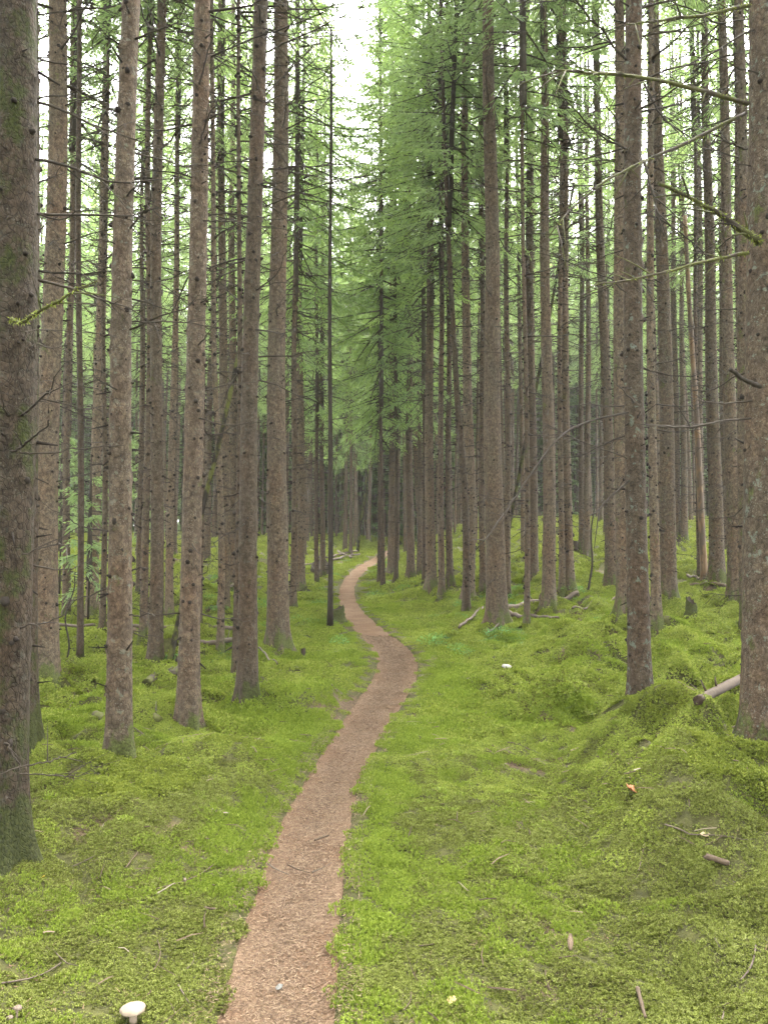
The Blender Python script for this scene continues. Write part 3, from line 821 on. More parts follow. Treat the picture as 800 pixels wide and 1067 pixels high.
def dead_branch_mesh(name, seed, mat=M_TWIG, forks=6, thick=.0105):
    """a bare dead limb one metre long along +X"""
    r = np.random.default_rng(seed)
    acc = Acc()
    P = dead_branch_curve(r, 1, r.uniform(-.08, .35))
    s = np.linspace(0, 1, 9)
    acc.tube(P, thick * (1 - .82 * s), 5)
    for k in range(forks):
        t = r.uniform(.2, .97)
        c = np.array([np.interp(t, s, P[:, i]) for i in range(3)])
        L = r.uniform(.08, .42) * (1.1 - .5 * t)
        a = r.choice([-1, 1]) * r.uniform(.4, 1.2); el = r.normal(-.15, .4)
        u = np.linspace(0, 1, 5)
        d = np.array([np.cos(a) * np.cos(el), np.sin(a) * np.cos(el), np.sin(el)])
        Q = c + u[:, None] * d * L + np.stack([0 * u, .05 * np.sin(u * 4 + a) * L, -.2 * L * u ** 2], -1)
        acc.tube(Q, thick * .38 * (1 - .6 * u), 3)
        if L > .2:
            for kk in range(2):
                t2 = r.uniform(.3, .8); c2 = np.array([np.interp(t2, u, Q[:, i]) for i in range(3)])
                a2 = a + r.choice([-1, 1]) * .7
                d2 = np.array([np.cos(a2), np.sin(a2), r.normal(-.2, .3)]) * L * .4
                acc.tube(np.stack([c2, c2 + d2 * .5, c2 + d2]), [thick * .25, thick * .2, thick * .12], 3)
    return acc.mesh(name, [mat])


def dead_branches_mesh(name, seed, z0, z1, rfun, density=1.0, lmax=1.6, thin=1.0):
    """all the fine dead limbs of one trunk, from z0 up to the crown"""
    r = np.random.default_rng(seed)
    acc = Acc()
    z = z0
    while z < z1:
        f = (z - z0) / max(.1, z1 - z0)
        for k in range(r.integers(2, 5)):
            if r.random() > density * (.5 + .6 * f): continue
            az = r.uniform(0, 2 * np.pi)
            L = r.uniform(.15, 1) ** 1.3 * lmax * (.45 + .55 * f)
            P = dead_branch_curve(r, L, r.uniform(-.15, .5))
            ca, sa = np.cos(az), np.sin(az)
            W = lambda Q: np.stack([Q[:, 0] * ca - Q[:, 1] * sa, Q[:, 0] * sa + Q[:, 1] * ca, Q[:, 2] + z], -1)
            P[:, 0] += rfun(z) * .7
            P = P + np.array([0, 0, r.uniform(-.08, .08)])
            s = np.linspace(0, 1, 9)
            acc.tube(W(P)[::2], (.009 + .006 * L) * thin * (1 - .8 * s[::2]), 3)
            for j in range(int(L * 7)):
                t = r.uniform(.25, 1); c = np.array([np.interp(t, s, P[:, i]) for i in range(3)])
                a = r.choice([-1, 1]) * r.uniform(.4, 1.2); l2 = r.uniform(.1, .35) * (.5 + .5 * L)
                d = np.array([np.cos(a), np.sin(a), r.normal(-.25, .3)]) * l2
                acc.tube(W(np.stack([c, c + d * .5 + [0, 0, .02 * l2], c + d + [0, 0, -.12 * l2]])), [.0055 * thin, .0045 * thin, .0028 * thin], 3)
        z += r.uniform(.22, .42)
    if not acc.V:
        acc.tube(np.array([[0, 0, z0], [.2, 0, z0], [.3, 0, z0]]), .004, 3)
    return acc.mesh(name, [M_TWIG])


def radius_at(z, r0, Ht):
    return r0 * np.clip(1 - z / Ht, 0.02, 1) ** .85


def trunk_mesh(name, seed, r0, Ht, lean, bow=0.0, fine=False, zdetail=9.0, knots=True, flare=.45):
    """tapered spruce trunk with root flare, knots and the stubs of broken limbs; its foot at z = 0, continued below ground"""
    r = np.random.default_rng(seed)
    n = 40 if fine else 14
    if fine: zs = np.concatenate([[-.35, -.2, -.1], np.arange(0, zdetail, .035), np.linspace(zdetail, Ht, 26)])
    else: zs = np.concatenate([[-.35, -.12], np.array([0, .08, .18, .35, .6]), np.linspace(1, Ht, 34)])
    th = np.linspace(0, 2 * np.pi, n, endpoint=False)
    Zg, TH = np.meshgrid(zs, th, indexing='ij')
    rad = radius_at(np.maximum(Zg, 0), r0, Ht)
    nb = r.integers(4, 7); ph = r.uniform(0, 6.28)
    rad = rad * (1 + flare * np.exp(-np.maximum(Zg, -.1) / .17) * (.75 + .5 * np.cos(nb * TH + ph)) + .10 * np.exp(-np.maximum(Zg, 0) / .7))
    rad = rad * (1 + .035 * np.cos(2 * TH + ph + Zg * .3) + .05 * noise2(TH * 2.5 + 50 * np.cos(TH), Zg * 1.6, seed))
    acc = Acc()
    cx = lean[0] * Zg + .5 * bow * np.sin(np.clip(Zg / 4, 0, 1) * np.pi) + .022 * np.sin(Zg * r.uniform(.5, 1.0) + ph)
    cy = lean[1] * Zg + .022 * np.cos(Zg * .7 + ph)
    kn = []
    if knots:
        z = r.uniform(.25, .6)
        while z < (zdetail if fine else min(Ht * .6, 11)):
            for k in range(r.integers(3, 6)):
                kn.append((z + r.normal(0, .05), r.uniform(0, 2 * np.pi)))
            z += r.uniform(.13, .30)
    if fine:
        rad = rad + .0035 * fbm(TH * r0 / .018, Zg / .035, seed + 3, 3) * np.ones_like(rad)
        for (kz, ka) in kn:
            i0, i1 = np.searchsorted(zs, [kz - .11, kz + .11])
            da = (TH[i0:i1] - ka + np.pi) % (2 * np.pi) - np.pi
            d2 = ((Zg[i0:i1] - kz) / .03) ** 2 + (da * radius_at(kz, r0, Ht) / .03) ** 2
            rad[i0:i1] += .011 * np.exp(-d2)
    V = np.stack([cx + rad * np.cos(TH), cy + rad * np.sin(TH), Zg], -1).reshape(-1, 3)
    i = np.arange(len(zs) - 1)[:, None] * n; j = np.arange(n)[None]
    q = np.stack([i + j, i + (j + 1) % n, i + n + (j + 1) % n, i + n + j], -1).reshape(-1, 4)
    acc.add(V, q, None, 0, .5)

    def centre(z): return np.array([np.interp(z, zs, cx[:, 0]), np.interp(z, zs, cy[:, 0]), z])
    for (kz, ka) in kn:
        rr = radius_at(kz, r0, Ht); c = centre(kz)
        L = r.uniform(.008, .035) if r.random() < .82 else r.uniform(.04, .13)
        el = r.normal(-.1, .35)
        d = np.array([np.cos(ka) * np.cos(el), np.sin(ka) * np.cos(el), np.sin(el)])
        p0 = c + np.array([np.cos(ka), np.sin(ka), 0]) * rr * .93
        w_ = r.uniform(.009, .021) * (1 if fine else 1.25)
        if L > .04: w_ *= .42
        acc.tube(np.stack([p0, p0 + d * (L * .5 + rr * .08), p0 + d * (L + rr * .08)]), [w_ * 1.3, w_ * .9, w_ * .5], 6 if fine else 4, m=1, a=.5)
    return acc.mesh(name, [M_BARK, M_KNOT]), centre


CROWNS = [crown_mesh('crown', 300 + i, 11.0, (1.7, 1.95, 1.6, 1.85, 2.05)[i]) for i in range(5)]
PATHCROWNS = [crown_mesh('crown', 330 + i, 14.0, (2.0, 2.3)[i], 1.05, M_YOUNG if i else M_NEEDLE) for i in range(2)]
DEAD = [dead_branch_mesh('dead_branch', 400 + i, forks=(5, 8, 3, 10)[i % 4]) for i in range(16)]


def crown_for(parent, zb, Ht, lean, seed, low=False):
    rr = random.Random(seed)
    me = rr.choice(PATHCROWNS if low else CROWNS)
    o = link('crown', me, parent)
    k = (Ht - zb) / (14.0 if low else 11.0)
    o.location = (lean[0] * zb, lean[1] * zb, zb)
    rs = rr.uniform(.85, 1.12)
    o.scale = (rs, rs, k)
    o.rotation_euler = (-lean[1], lean[0], rr.uniform(0, 6.28))
    return o


GROUP = 'spruces standing in the moss'
for i, (t, p) in enumerate(zip(TREES, feet)):
    u, v, ut, vt, wpx, cb, kind, bark, label = t
    x, y = float(p[0]), float(p[1])
    z = float(H(x, y)) - .05
    # the lean, from a second point of the trunk at the same depth
    d = ray(ut, vt); top = np.array([0, 0, EYE]) + d * (y / d[1])
    lean = ((top[0] - x) / max(1.0, top[2] - z), random.uniform(-.006, .006))
    rr = random.Random(900 + i)
    Ht = rr.uniform(20.5, 24.5) if wpx / FPX * y > .15 else rr.uniform(16.5, 21)
    zm = (575 - 450) / FPX * y + EYE - z
    r0 = wpx / 2 / FPX * y / (1 - zm / Ht) ** .85
    root = bpy.data.objects.new('spruce_tree', None); C.objects.link(root); root.location = (x, y, z); root.empty_display_size = .3
    tag(root, label, 'tree', GROUP)
    fine = kind == 'near'
    zdet = min(9.5, EYE + .78 * y)
    me, cen = trunk_mesh('trunk', 500 + i, r0, Ht, lean, bow=(.12 if 'bent' in label or 'bowed' in label else 0), fine=fine, zdetail=zdet, flare=.55)
    tr = link('trunk', me, root); tr.color = (*bark, 1)
    low = cb < 7.8
    crown_for(root, cb + rr.uniform(-.4, .6), Ht, lean, i, low)
    if fine:
        z_ = rr.uniform(.7, 1.2)
        while z_ < cb - .2:
            f = z_ / cb
            for k in range(rr.choice((2, 3, 3))):
                if rr.random() > .28 + 1.0 * f: continue
                o = link('dead_branch', rr.choice(DEAD), root)
                az = rr.uniform(0, 6.28); c = cen(z_)
                rad = float(radius_at(z_, r0, Ht))
                o.location = (c[0] + math.cos(az) * rad * .85, c[1] + math.sin(az) * rad * .85, z_)
                L = rr.uniform(.22, 1.0) ** 1.2 * (.55 + 1.15 * f)
                o.rotation_euler = (rr.uniform(-.6, .6), rr.uniform(-.28, .35), az)
                o.scale = (L, L, L) if L > .8 else (L, .4 + .5 * L, .4 + .5 * L)
            z_ += rr.uniform(.22, .42)
    else:
        me = dead_branches_mesh('dead_branches', 700 + i, rr.uniform(1.0, 2.0), cb + 1.0, lambda zz: radius_at(zz, r0, Ht), density=.9, lmax=1.5)
        o = link('dead_branches', me, root, kind='stuff')
        o.rotation_euler = (0, math.atan(lean[0]), 0)

# ------------------------------------------------------------------ rows of spruces further back
def bg_trees():
    variants = []
    for k in range(6):
        rr = random.Random(60 + k)
        me, cen = trunk_mesh('trunk', 800 + k, .115, 20.0, (0, 0), fine=False, flare=.35)
        db = dead_branches_mesh('dead_branches', 820 + k, 1.5, 10.0, lambda zz: radius_at(zz, .115, 20.0), density=.85, lmax=1.5, thin=1.35)
        variants.append((me, db))
    placed = [(p[0], p[1], .8) for p in feet]
    n, tries = 0, 0
    rr = random.Random(5)
    while n < 232 and tries < 20000:
        tries += 1
        y = 17 + 43 * rr.random() ** .75
        x = rr.uniform(-1, 1) * (.52 * y + 1.5)
        s = float(side(x, y))
        if abs(s) < .9 and y < 40: continue
        if y < 22 and abs(x) < .52 * y - .5: continue           # the photograph's own trees fill this ground
        if any((x - a) ** 2 + (y - b) ** 2 < (1.75 if y < 45 else 1.6) ** 2 * (1 if c == .8 else 1) for a, b, c in placed): continue
        # the open lane over the path
        if -1.1 < s < .4 and y < 40: continue
        placed.append((x, y, 1)); n += 1
        me, db = rr.choice(variants)
        root = bpy.data.objects.new('spruce_tree', None); C.objects.link(root)
        root.location = (x, y, float(H(x, y)) - .05); root.empty_display_size = .3
        root.rotation_euler = (rr.gauss(0, .012), rr.gauss(0, .016), rr.uniform(0, 6.28))
        tag(root, 'slender brown spruce trunk deep in the dim rows at the back of the forest', 'tree', 'distant spruces at the back of the forest')
        g = rr.uniform(.5, 1.2); hs = rr.uniform(.98, 1.25)
        tr = link('trunk', me, root); tr.scale = (g, g, hs); tr.color = (rr.uniform(.8, 1.1), rr.uniform(.1, .4), .15, 1)
        d = link('dead_branches', db, root, kind='stuff'); d.scale = (1, 1, rr.uniform(.75, .95)); d.rotation_euler = (0, 0, rr.uniform(0, 6.28))
        low = abs(s) < 3.2
        zb = rr.uniform(5.0, 6.5) if low else rr.uniform(7.2, 9.5)
        crown_for(root, zb, 20.0 * hs, (0, 0), 1000 + n, False)


bg_trees()


def surrounding_forest():
    """the mass of wood beyond, where single trees no longer read, and the unseen wood around the viewer"""
    prot = []
    for k in range(4):
        acc = Acc(); r = np.random.default_rng(50 + k)
        acc.tube(np.array([[0, 0, -.4], [0, 0, 0], [.05, 0, 10], [0, 0, 20]]), [.16, .14, .08, .01], 7, m=0, a=.5)
        me1 = acc.mesh('far_stem', [M_BARK])
        cr = crown_mesh('far_crown', 350 + k, (18.8, 15.5, 13.5, 10.0)[k], (2.3, 2.2, 2.1, 1.35)[k], .75, M_NEEDLE, (3.4, 3.1, 2.9, 1.3)[k])
        # join the two meshes by numpy
        nv1, nv2 = len(me1.vertices), len(cr.vertices)
        v1 = np.empty(nv1 * 3, np.float32); me1.vertices.foreach_get('co', v1)
        v2 = np.empty(nv2 * 3, np.float32); cr.vertices.foreach_get('co', v2)
        V = np.vstack([v1.reshape(-1, 3), v2.reshape(-1, 3) * [1.15, 1.15, 1] + [0, 0, (.8, 4.0, 6.5, 10.0)[k]]])
        Q, T, qm, tm = [], [], [], []
        for me, off, mb in ((me1, 0, 2), (cr, nv1, 0)):
            for pl in me.polygons:
                ix = [a + off for a in pl.vertices]
                if len(ix) == 4: Q.append(ix); qm.append(pl.material_index + mb)
                else: T.append(ix); tm.append(pl.material_index + mb)
        me = mesh('massed_spruce', V, [np.array(Q), np.array(T)], [M_NEEDLE, M_TWIG, M_BARK], qm + tm, {'tint': RNG.random(len(V))}, False)
        prot.append(bpy.data.objects.new('massed_spruce_%s' % 'abcd'[k], me))
    n0 = 6000      # unseen wood around the viewer, beside and behind, added to darken the foreground
    cx_ = RNG.uniform(-26, 26, n0); cy_ = RNG.uniform(-26, 30, n0)
    ok = (np.abs(cx_) > .56 * np.maximum(cy_, 0) + 2.4) | (cy_ < -1.6)
    ok &= np.hypot(cx_, cy_) > 2.6
    ok &= np.abs(side(cx_, cy_)) > .9
    sel = []
    for i in np.nonzero(ok)[0]:
        if all((cx_[i] - cx_[j]) ** 2 + (cy_[i] - cy_[j]) ** 2 > 2.6 ** 2 for j in sel): sel.append(i)
    ax, ay = cx_[sel], cy_[sel]
    n = 900
    y = 51 + 60 * RNG.random(n) ** 1.2
    x = RNG.uniform(-1, 1, n) * (.62 * y + 6)
    x = np.concatenate([x, ax]); y = np.concatenate([y, ay]); n = len(x)
    pk = np.where(np.arange(n) < 900, RNG.choice((0, 0, 1, 1, 2), n), 3)
    scatter('surrounding_woods', 'dim mass of spruce wood closing the view far behind the trunks, with unseen spruces around the viewer', prot, np.stack([x, y, H(x, y)], -1),
            np.stack([0 * x, 0 * x, RNG.uniform(0, 6.28, n)], -1), RNG.uniform(.85, 1.15, n), pk)


surrounding_forest()

#POLES_AND_DETAILS
# ------------------------------------------------------------------ limbs that the photograph shows one by one
def at_depth(u, v, y):
    d = ray(u, v); return np.array([0, 0, EYE]) + d * (y / d[1])


def find_tree(words_):
    for o in C.objects:
        if o.type == 'EMPTY' and words_ in (o.get('label') or ''): return o


def resample(P, n):
    P = np.asarray(P, float)
    d = np.concatenate([[0], np.cumsum(np.linalg.norm(np.diff(P, axis=0), axis=1))])
    t = np.linspace(0, d[-1], n)
    Q = np.stack([np.interp(t, d, P[:, i]) for i in range(3)], -1)
    k = np.array([.25, .5, .25])
    for _ in range(2):
        Q[1:-1] = k[0] * Q[:-2] + k[1] * Q[1:-1] + k[2] * Q[2:]
    return Q


def limb(tree, pts, dy0, dy1, w0, w1, mat, seed, forks=5, name='dead_branch', label=None, shag=0):
    """a limb along the given sight points of the photograph, dy0 .. dy1 before or behind its trunk's axis"""
    y = tree.location.y
    n = len(pts)
    P = [at_depth(u, v, y + dy0 + (dy1 - dy0) * i / (n - 1)) for i, (u, v) in enumerate(pts)]
    P = resample(P, 22) - np.array(tree.location)
    r = np.random.default_rng(seed)
    P[1:] += np.cumsum(r.normal(0, .0035, (21, 3)), 0)
    s = np.linspace(0, 1, 22)
    k = y / FPX / 2
    acc = Acc()
    acc.tube(P, (w0 + (w1 - w0) * s) * .6 * k * (1 + .4 * r.random(22)), 7)
    T = np.gradient(P, axis=0)
    for j in range(int(forks * 2.2)):
        i = r.integers(4, 22); L = r.uniform(.06, .38)
        d = T[i] / np.linalg.norm(T[i]) + r.normal(0, .55, 3); d /= np.linalg.norm(d)
        u = np.linspace(0, 1, 4)[:, None]
        acc.tube(P[i] + u * d * L + np.array([0, 0, -.15]) * L * u ** 2, w1 * k * (.8 - .5 * u[:, 0]), 4)
    if shag:       # hanging moss on the upper and lower side
        m = 260 * shag
        i = r.integers(0, 21, m); f = r.random(m)[:, None]
        c = P[i] * (1 - f) + P[np.minimum(i + 1, 21)] * f
        d = r.normal(0, 1, (m, 3)); d /= np.linalg.norm(d, axis=1)[:, None]
        L = r.uniform(.004, .014, m)[:, None]
        wv = np.cross(d, r.normal(0, 1, (m, 3))); wv /= np.linalg.norm(wv, axis=1)[:, None]
        rad = ((w0 + (w1 - w0) * (i / 21.)) * k)[:, None]
        keep = (r.random(m) < .75 * (1 - i / 24.))
        V = np.stack([c + d * rad * .7 - wv * L * .25, c + d * rad * .7 + wv * L * .25, c + d * (rad + L) - [0, 0, .004]], 1)[keep].reshape(-1, 3)
        acc.add(V, None, np.arange(len(V)).reshape(-1, 3), m=1, a=np.repeat(r.random(keep.sum()), 3))
    o = link(name, acc.mesh(name, [mat, M_MOSS]), tree, label)
    return o


EDGE = find_tree('massive scaly trunk')
limb(EDGE, [(779, 108), (735, 95), (690, 84), (640, 79), (578, 75)], -.05, -.9, 7, 2.5, M_LIMB, 1, 7, 'mossy_branch', shag=1)
limb(EDGE, [(776, 118), (738, 138), (705, 155), (660, 176), (632, 190), (600, 222), (585, 240)], -.05, -1.1, 6, 1.8, M_LIMB, 2, 8, 'mossy_branch', shag=1)
limb(EDGE, [(790, 252), (783, 248), (762, 234), (744, 222), (716, 206), (690, 193)], -.15, -.6, 11, 3.5, M_LIMB, 3, 4, 'mossy_branch', shag=4)
limb(EDGE, [(779, 264), (750, 270), (735, 273), (690, 283), (650, 292), (618, 294)], -.1, -.5, 5.5, 2, M_LIMB, 4, 5, 'mossy_branch', shag=2)
limb(EDGE, [(780, 6), (750, 12), (722, 15), (695, 18), (666, 21)], -.1, -.6, 6, 2.5, M_LIMB, 5, 4, 'mossy_branch', shag=2)
limb(EDGE, [(792, 402), (782, 397), (772, 392), (760, 387)], -.3, -.45, 7, 5, M_TWIG, 6, 0)
limb(EDGE, [(781, 436), (755, 437), (735, 439), (710, 442), (692, 441)], -.1, -.5, 3.5, 2, M_TWIG, 7, 3)
limb(EDGE, [(779, 20), (745, 26), (722, 14), (690, 2)], .3, -.2, 2.5, 1.5, M_TWIG, 8, 3)
limb(EDGE, [(779, 155), (760, 150), (745, 142)], .1, .0, 3, 2, M_TWIG, 9, 2)
LICH = find_tree('dark scaly trunk spotted')
limb(LICH, [(654, 430), (625, 436), (600, 444), (588, 450), (565, 478), (540, 515), (515, 552), (497, 572)], -.1, -1.2, 3.6, 1.4, M_TWIG, 11, 3)
limb(LICH, [(655, 501), (640, 514), (625, 527), (615, 536)], -.1, -.5, 3.5, 2, M_TWIG, 12, 1)
limb(LICH, [(653, 478), (625, 468), (600, 460), (560, 440)], -.1, .6, 2, 1.2, M_TWIG, 13, 3)
limb(LICH, [(652, 155), (630, 143), (605, 120), (588, 102)], -.1, -.5, 3, 1.3, M_TWIG, 14, 7)
limb(LICH, [(652, 62), (636, 45), (628, 30), (612, 18), (598, 2)], -.1, -.4, 4, 1.5, M_TWIG, 15, 8)
limb(LICH, [(671, 88), (682, 108), (694, 124), (712, 138), (730, 152)], -.1, -.3, 3.5, 1.5, M_TWIG, 16, 5)
limb(LICH, [(671, 170), (678, 195), (684, 220), (690, 245)], -.1, -.3, 4, 2, M_TWIG, 17, 5)
limb(LICH, [(671, 222), (690, 232), (715, 250), (730, 262)], -.1, .3, 3, 1.5, M_TWIG, 18, 3)
limb(LICH, [(652, 305), (635, 290), (612, 282), (585, 270)], -.1, .3, 2.5, 1.3, M_TWIG, 19, 5)
NEARL = find_tree('thick dark trunk cut by the left')
limb(NEARL, [(12, 332), (22, 335), (40, 325), (60, 313), (80, 300), (98, 290)], -.15, -.35, 6, 2, M_LIMB, 21, 2, 'mossy_branch', shag=3)
limb(NEARL, [(12, 470), (25, 463), (40, 454), (52, 445)], -.15, -.3, 3.5, 2, M_TWIG, 22, 1)
limb(NEARL, [(22, 472), (60, 469), (95, 466), (131, 462)], -.1, -.2, 2.4, 1.2, M_TWIG, 23, 1)
limb(NEARL, [(24, 577), (45, 572), (62, 568), (76, 566)], -.1, -.2, 2.4, 1.6, M_TWIG, 24, 1)
limb(NEARL, [(22, 345), (60, 346), (100, 349), (125, 358)], -.1, .5, 2.0, .8, M_TWIG, 25, 2)
limb(NEARL, [(22, 655), (40, 650), (60, 643), (70, 632)], -.1, -.2, 2.4, 1.4, M_TWIG, 26, 2)
limb(NEARL, [(5, 775), (15, 780), (22, 792), (18, 800)], -.3, -.35, 3, 1.8, M_TWIG, 27, 1)
limb(NEARL, [(20, 806), (45, 809), (70, 811), (95, 806)], -.1, -.1, 2, 1, M_TWIG, 28, 2)
limb(NEARL, [(18, 800), (45, 794), (62, 789), (80, 786)], -.1, .1, 2.6, 1.6, M_TWIG, 29, 1)
STOUT = find_tree('stout grey brown trunk')
limb(STOUT, [(136, 238), (148, 225), (157, 214), (162, 208)], -.1, -.3, 3.5, 2, M_TWIG, 31, 1)
limb(STOUT, [(138, 335), (165, 333), (200, 336), (235, 342)], -.05, -.4, 3, 1.2, M_TWIG, 32, 4)
limb(STOUT, [(122, 326), (100, 310), (75, 298), (48, 285)], -.05, -.4, 2.5, 1.2, M_TWIG, 33, 3)
limb(STOUT, [(138, 595), (146, 594), (155, 595)], -.05, -.1, 2.5, 2, M_TWIG, 34, 0)
limb(STOUT, [(135, 641), (150, 643), (165, 645)], -.05, -.2, 2.4, 1.5, M_TWIG, 35, 1)
PINK = find_tree('straight pinkish brown')
limb(PINK, [(208, 88), (216, 60), (224, 35), (228, 12)], -.1, -.2, 3, 1.6, M_TWIG, 36, 1)
limb(PINK, [(208, 150), (215, 128), (222, 112), (229, 100)], -.1, -.2, 3, 1.4, M_TWIG, 37, 1)
limb(PINK, [(218, 60), (245, 48), (275, 36), (300, 30), (345, 12)], .05, -.8, 3, 1.2, M_TWIG, 38, 5)
limb(PINK, [(212, 230), (240, 231), (262, 232)], -.05, .3, 2.5, 1.2, M_TWIG, 39, 4)
DARKP = find_tree('dark trunk left of the path with its foot')
limb(DARKP, [(277, 55), (310, 40), (345, 22), (378, 5)], -.05, -.7, 3.2, 1.2, M_TWIG, 41, 7)
limb(DARKP, [(276, 100), (295, 80), (320, 55), (338, 35)], .05, .3, 2.6, 1.2, M_TWIG, 42, 6)
limb(DARKP, [(276, 177), (310, 174), (345, 172)], -.05, .2, 2.4, 1.0, M_TWIG, 43, 7)
limb(DARKP, [(276, 215), (310, 202), (350, 190), (385, 183)], -.05, -.3, 2.4, 1.0, M_TWIG, 44, 6)


# ------------------------------------------------------------------ dead stems and poles
def peeled_material():
    nt = NT('peeled_dead_wood', .8, .2)
    tc = nt.new('ShaderNodeTexCoord').outputs['Object']
    a = nt.noise(mapped(nt, tc, 1, 1, .12), 30, 4); b = nt.noise(mapped(nt, tc, 1, 1, .35), 6, 4)
    col = nt.ramp(a, [(.3, (.11, .062, .034)), (.6, (.17, .115, .07)), (.8, (.24, .175, .115))])
    col = nt.mix(nt.rng(b, .46, .54), col, (.09, .066, .05))
    nt.ln(col, nt.b.inputs['Base Color']); nt.bump(a, .5, .006)
    return nt.m


M_PEEL = peeled_material()
M_POLE = twig_material('dark_pole_bark', (.010, .008, .006), (.03, .025, .02), .45)
M_BROWNLOG = plain('brown_log_wood', (.042, .029, .019), .9, .6, 18)
M_LOG = plain('weathered_log_wood', (.062, .044, .029), .85, .35, 25)
M_GREYLOG = plain('grey_dead_wood', (.075, .058, .044), .9, .4, 22)
M_DARKWOOD = plain('rotten_dark_wood', (.035, .027, .02), .95, .4, 30)

for k, (name, u, v, ut, vt, w0, w1, label) in enumerate(POLES):
    p = hit(u, v, land); y = p[1]
    lean_out = {'leaning_dead_pole': .35, 'dead_sapling': .1}.get(name, 0)
    P0 = np.array([p[0], y, float(H(p[0], y)) - .05]); P1 = at_depth(ut, vt, y + lean_out)
    n = 26; s = np.linspace(0, 1, n); r = np.random.default_rng(1200 + k)
    P = (P1 - P0)[None] * s[:, None]
    amp = .10 if name == 'dead_sapling' else .035
    P += amp * np.stack([np.sin(s * 7 + k) * s * (1 - s) * 2, np.cos(s * 5 + k) * s * (1 - s), 0 * s], -1)
    kk = y / FPX / 2
    acc = Acc(); rad = (w0 + (w1 - w0) * s) * kk * (1 + .06 * r.random(n))
    rad[0] *= 1.35; rad[1] *= 1.12
    acc.tube(P, rad, 9)
    Hh = np.linalg.norm(P1 - P0)
    for j in range(int(Hh * 6)):
        t = r.random(); c = np.array([np.interp(t, s, P[:, i]) for i in range(3)]); a = r.uniform(0, 6.28); L = r.uniform(.015, .07)
        rr_ = np.interp(t, s, rad)
        d = np.array([math.cos(a), math.sin(a), r.normal(0, .3)])
        acc.tube(np.stack([c + d * rr_ * .8, c + d * (rr_ + L)]), [.006, .004], 4, m=1)
    mat = M_PEEL if name == 'peeled_dead_stem' else M_POLE if name == 'leaning_dead_pole' else M_BARK if 'grey' in label else M_TWIG
    root = bpy.data.objects.new(name, None); C.objects.link(root); root.location = P0; root.empty_display_size = .3
    tag(root, label, 'dead tree')
    tr = link('trunk', acc.mesh('trunk', [mat, M_KNOT]), root); tr.color = (.75, .3, .2, 1)
    if name == 'dead_spruce_stem':
        db = dead_branches_mesh('dead_branches', 1300 + k, 2.4, Hh - .15, lambda zz: .02, density=1.1, lmax=1.0 if k else .5, thin=.8)
        link('dead_branches', db, root, kind='stuff')
    elif name == 'peeled_dead_stem':
        db = dead_branches_mesh('dead_branches', 1300 + k, 1.5, Hh - 1, lambda zz: .03, density=.35, lmax=.5)
        o = link('dead_branches', db, root, kind='stuff'); o.rotation_euler = (0, math.atan2(P1[0] - P0[0], P1[2] - P0[2]), 0)


# ------------------------------------------------------------------ young spruces
for k, (u, v, h, wd, label) in enumerate([(92, 646, 3.1, .42, 'young green spruce among the thin trunks at the left, low twigs showing'),
                                          (62, 628, 3.6, .5, 'young spruce far left behind the slim right leaning trunk'),
                                          (147, 598, 4.6, .5, 'young spruce far behind the stout grey brown and pale slim trunks')]):
    p = hit(u, v, land)
    root = bpy.data.objects.new('young_spruce', None); C.objects.link(root); root.location = (p[0], p[1], float(H(p[0], p[1])) - .03)
    root.empty_display_size = .3; tag(root, label, 'young tree')
    acc = Acc(); acc.tube(np.array([[0, 0, 0], [.01, 0, h * .5], [0, 0, h]]), [.022, .014, .004], 6)
    link('trunk', acc.mesh('trunk', [M_TWIG]), root)
    cr = link('crown', crown_mesh('crown', 1400 + k, h * .72, wd * 1.15, 1.5, M_NEEDLE), root); cr.location = (0, 0, h * .28)


# ------------------------------------------------------------------ fallen wood, stumps
def ground_pt(u, v, lift=0.0):
    """the point of the real, humpy ground on this sight line"""
    p = hit(u, v, land)
    d = ray(u, v)
    ts = p[1] / d[1] + np.linspace(-3.5, 3.5, 701) * min(1, p[1] / 8)
    Q = np.array([0, 0, EYE])[None] + ts[:, None] * d[None]
    inside = np.abs(side(Q[:, 0], Q[:, 1])) < path_h(Q[:, 1])
    g = Q[:, 2] - np.where(inside, path_z(Q[:, 0], Q[:, 1]), H(Q[:, 0], Q[:, 1]))
    i = int(np.argmax(g < 0)) if (g < 0).any() else int(np.argmin(np.abs(g)))
    q = Q[i]; q[2] += lift
    return q


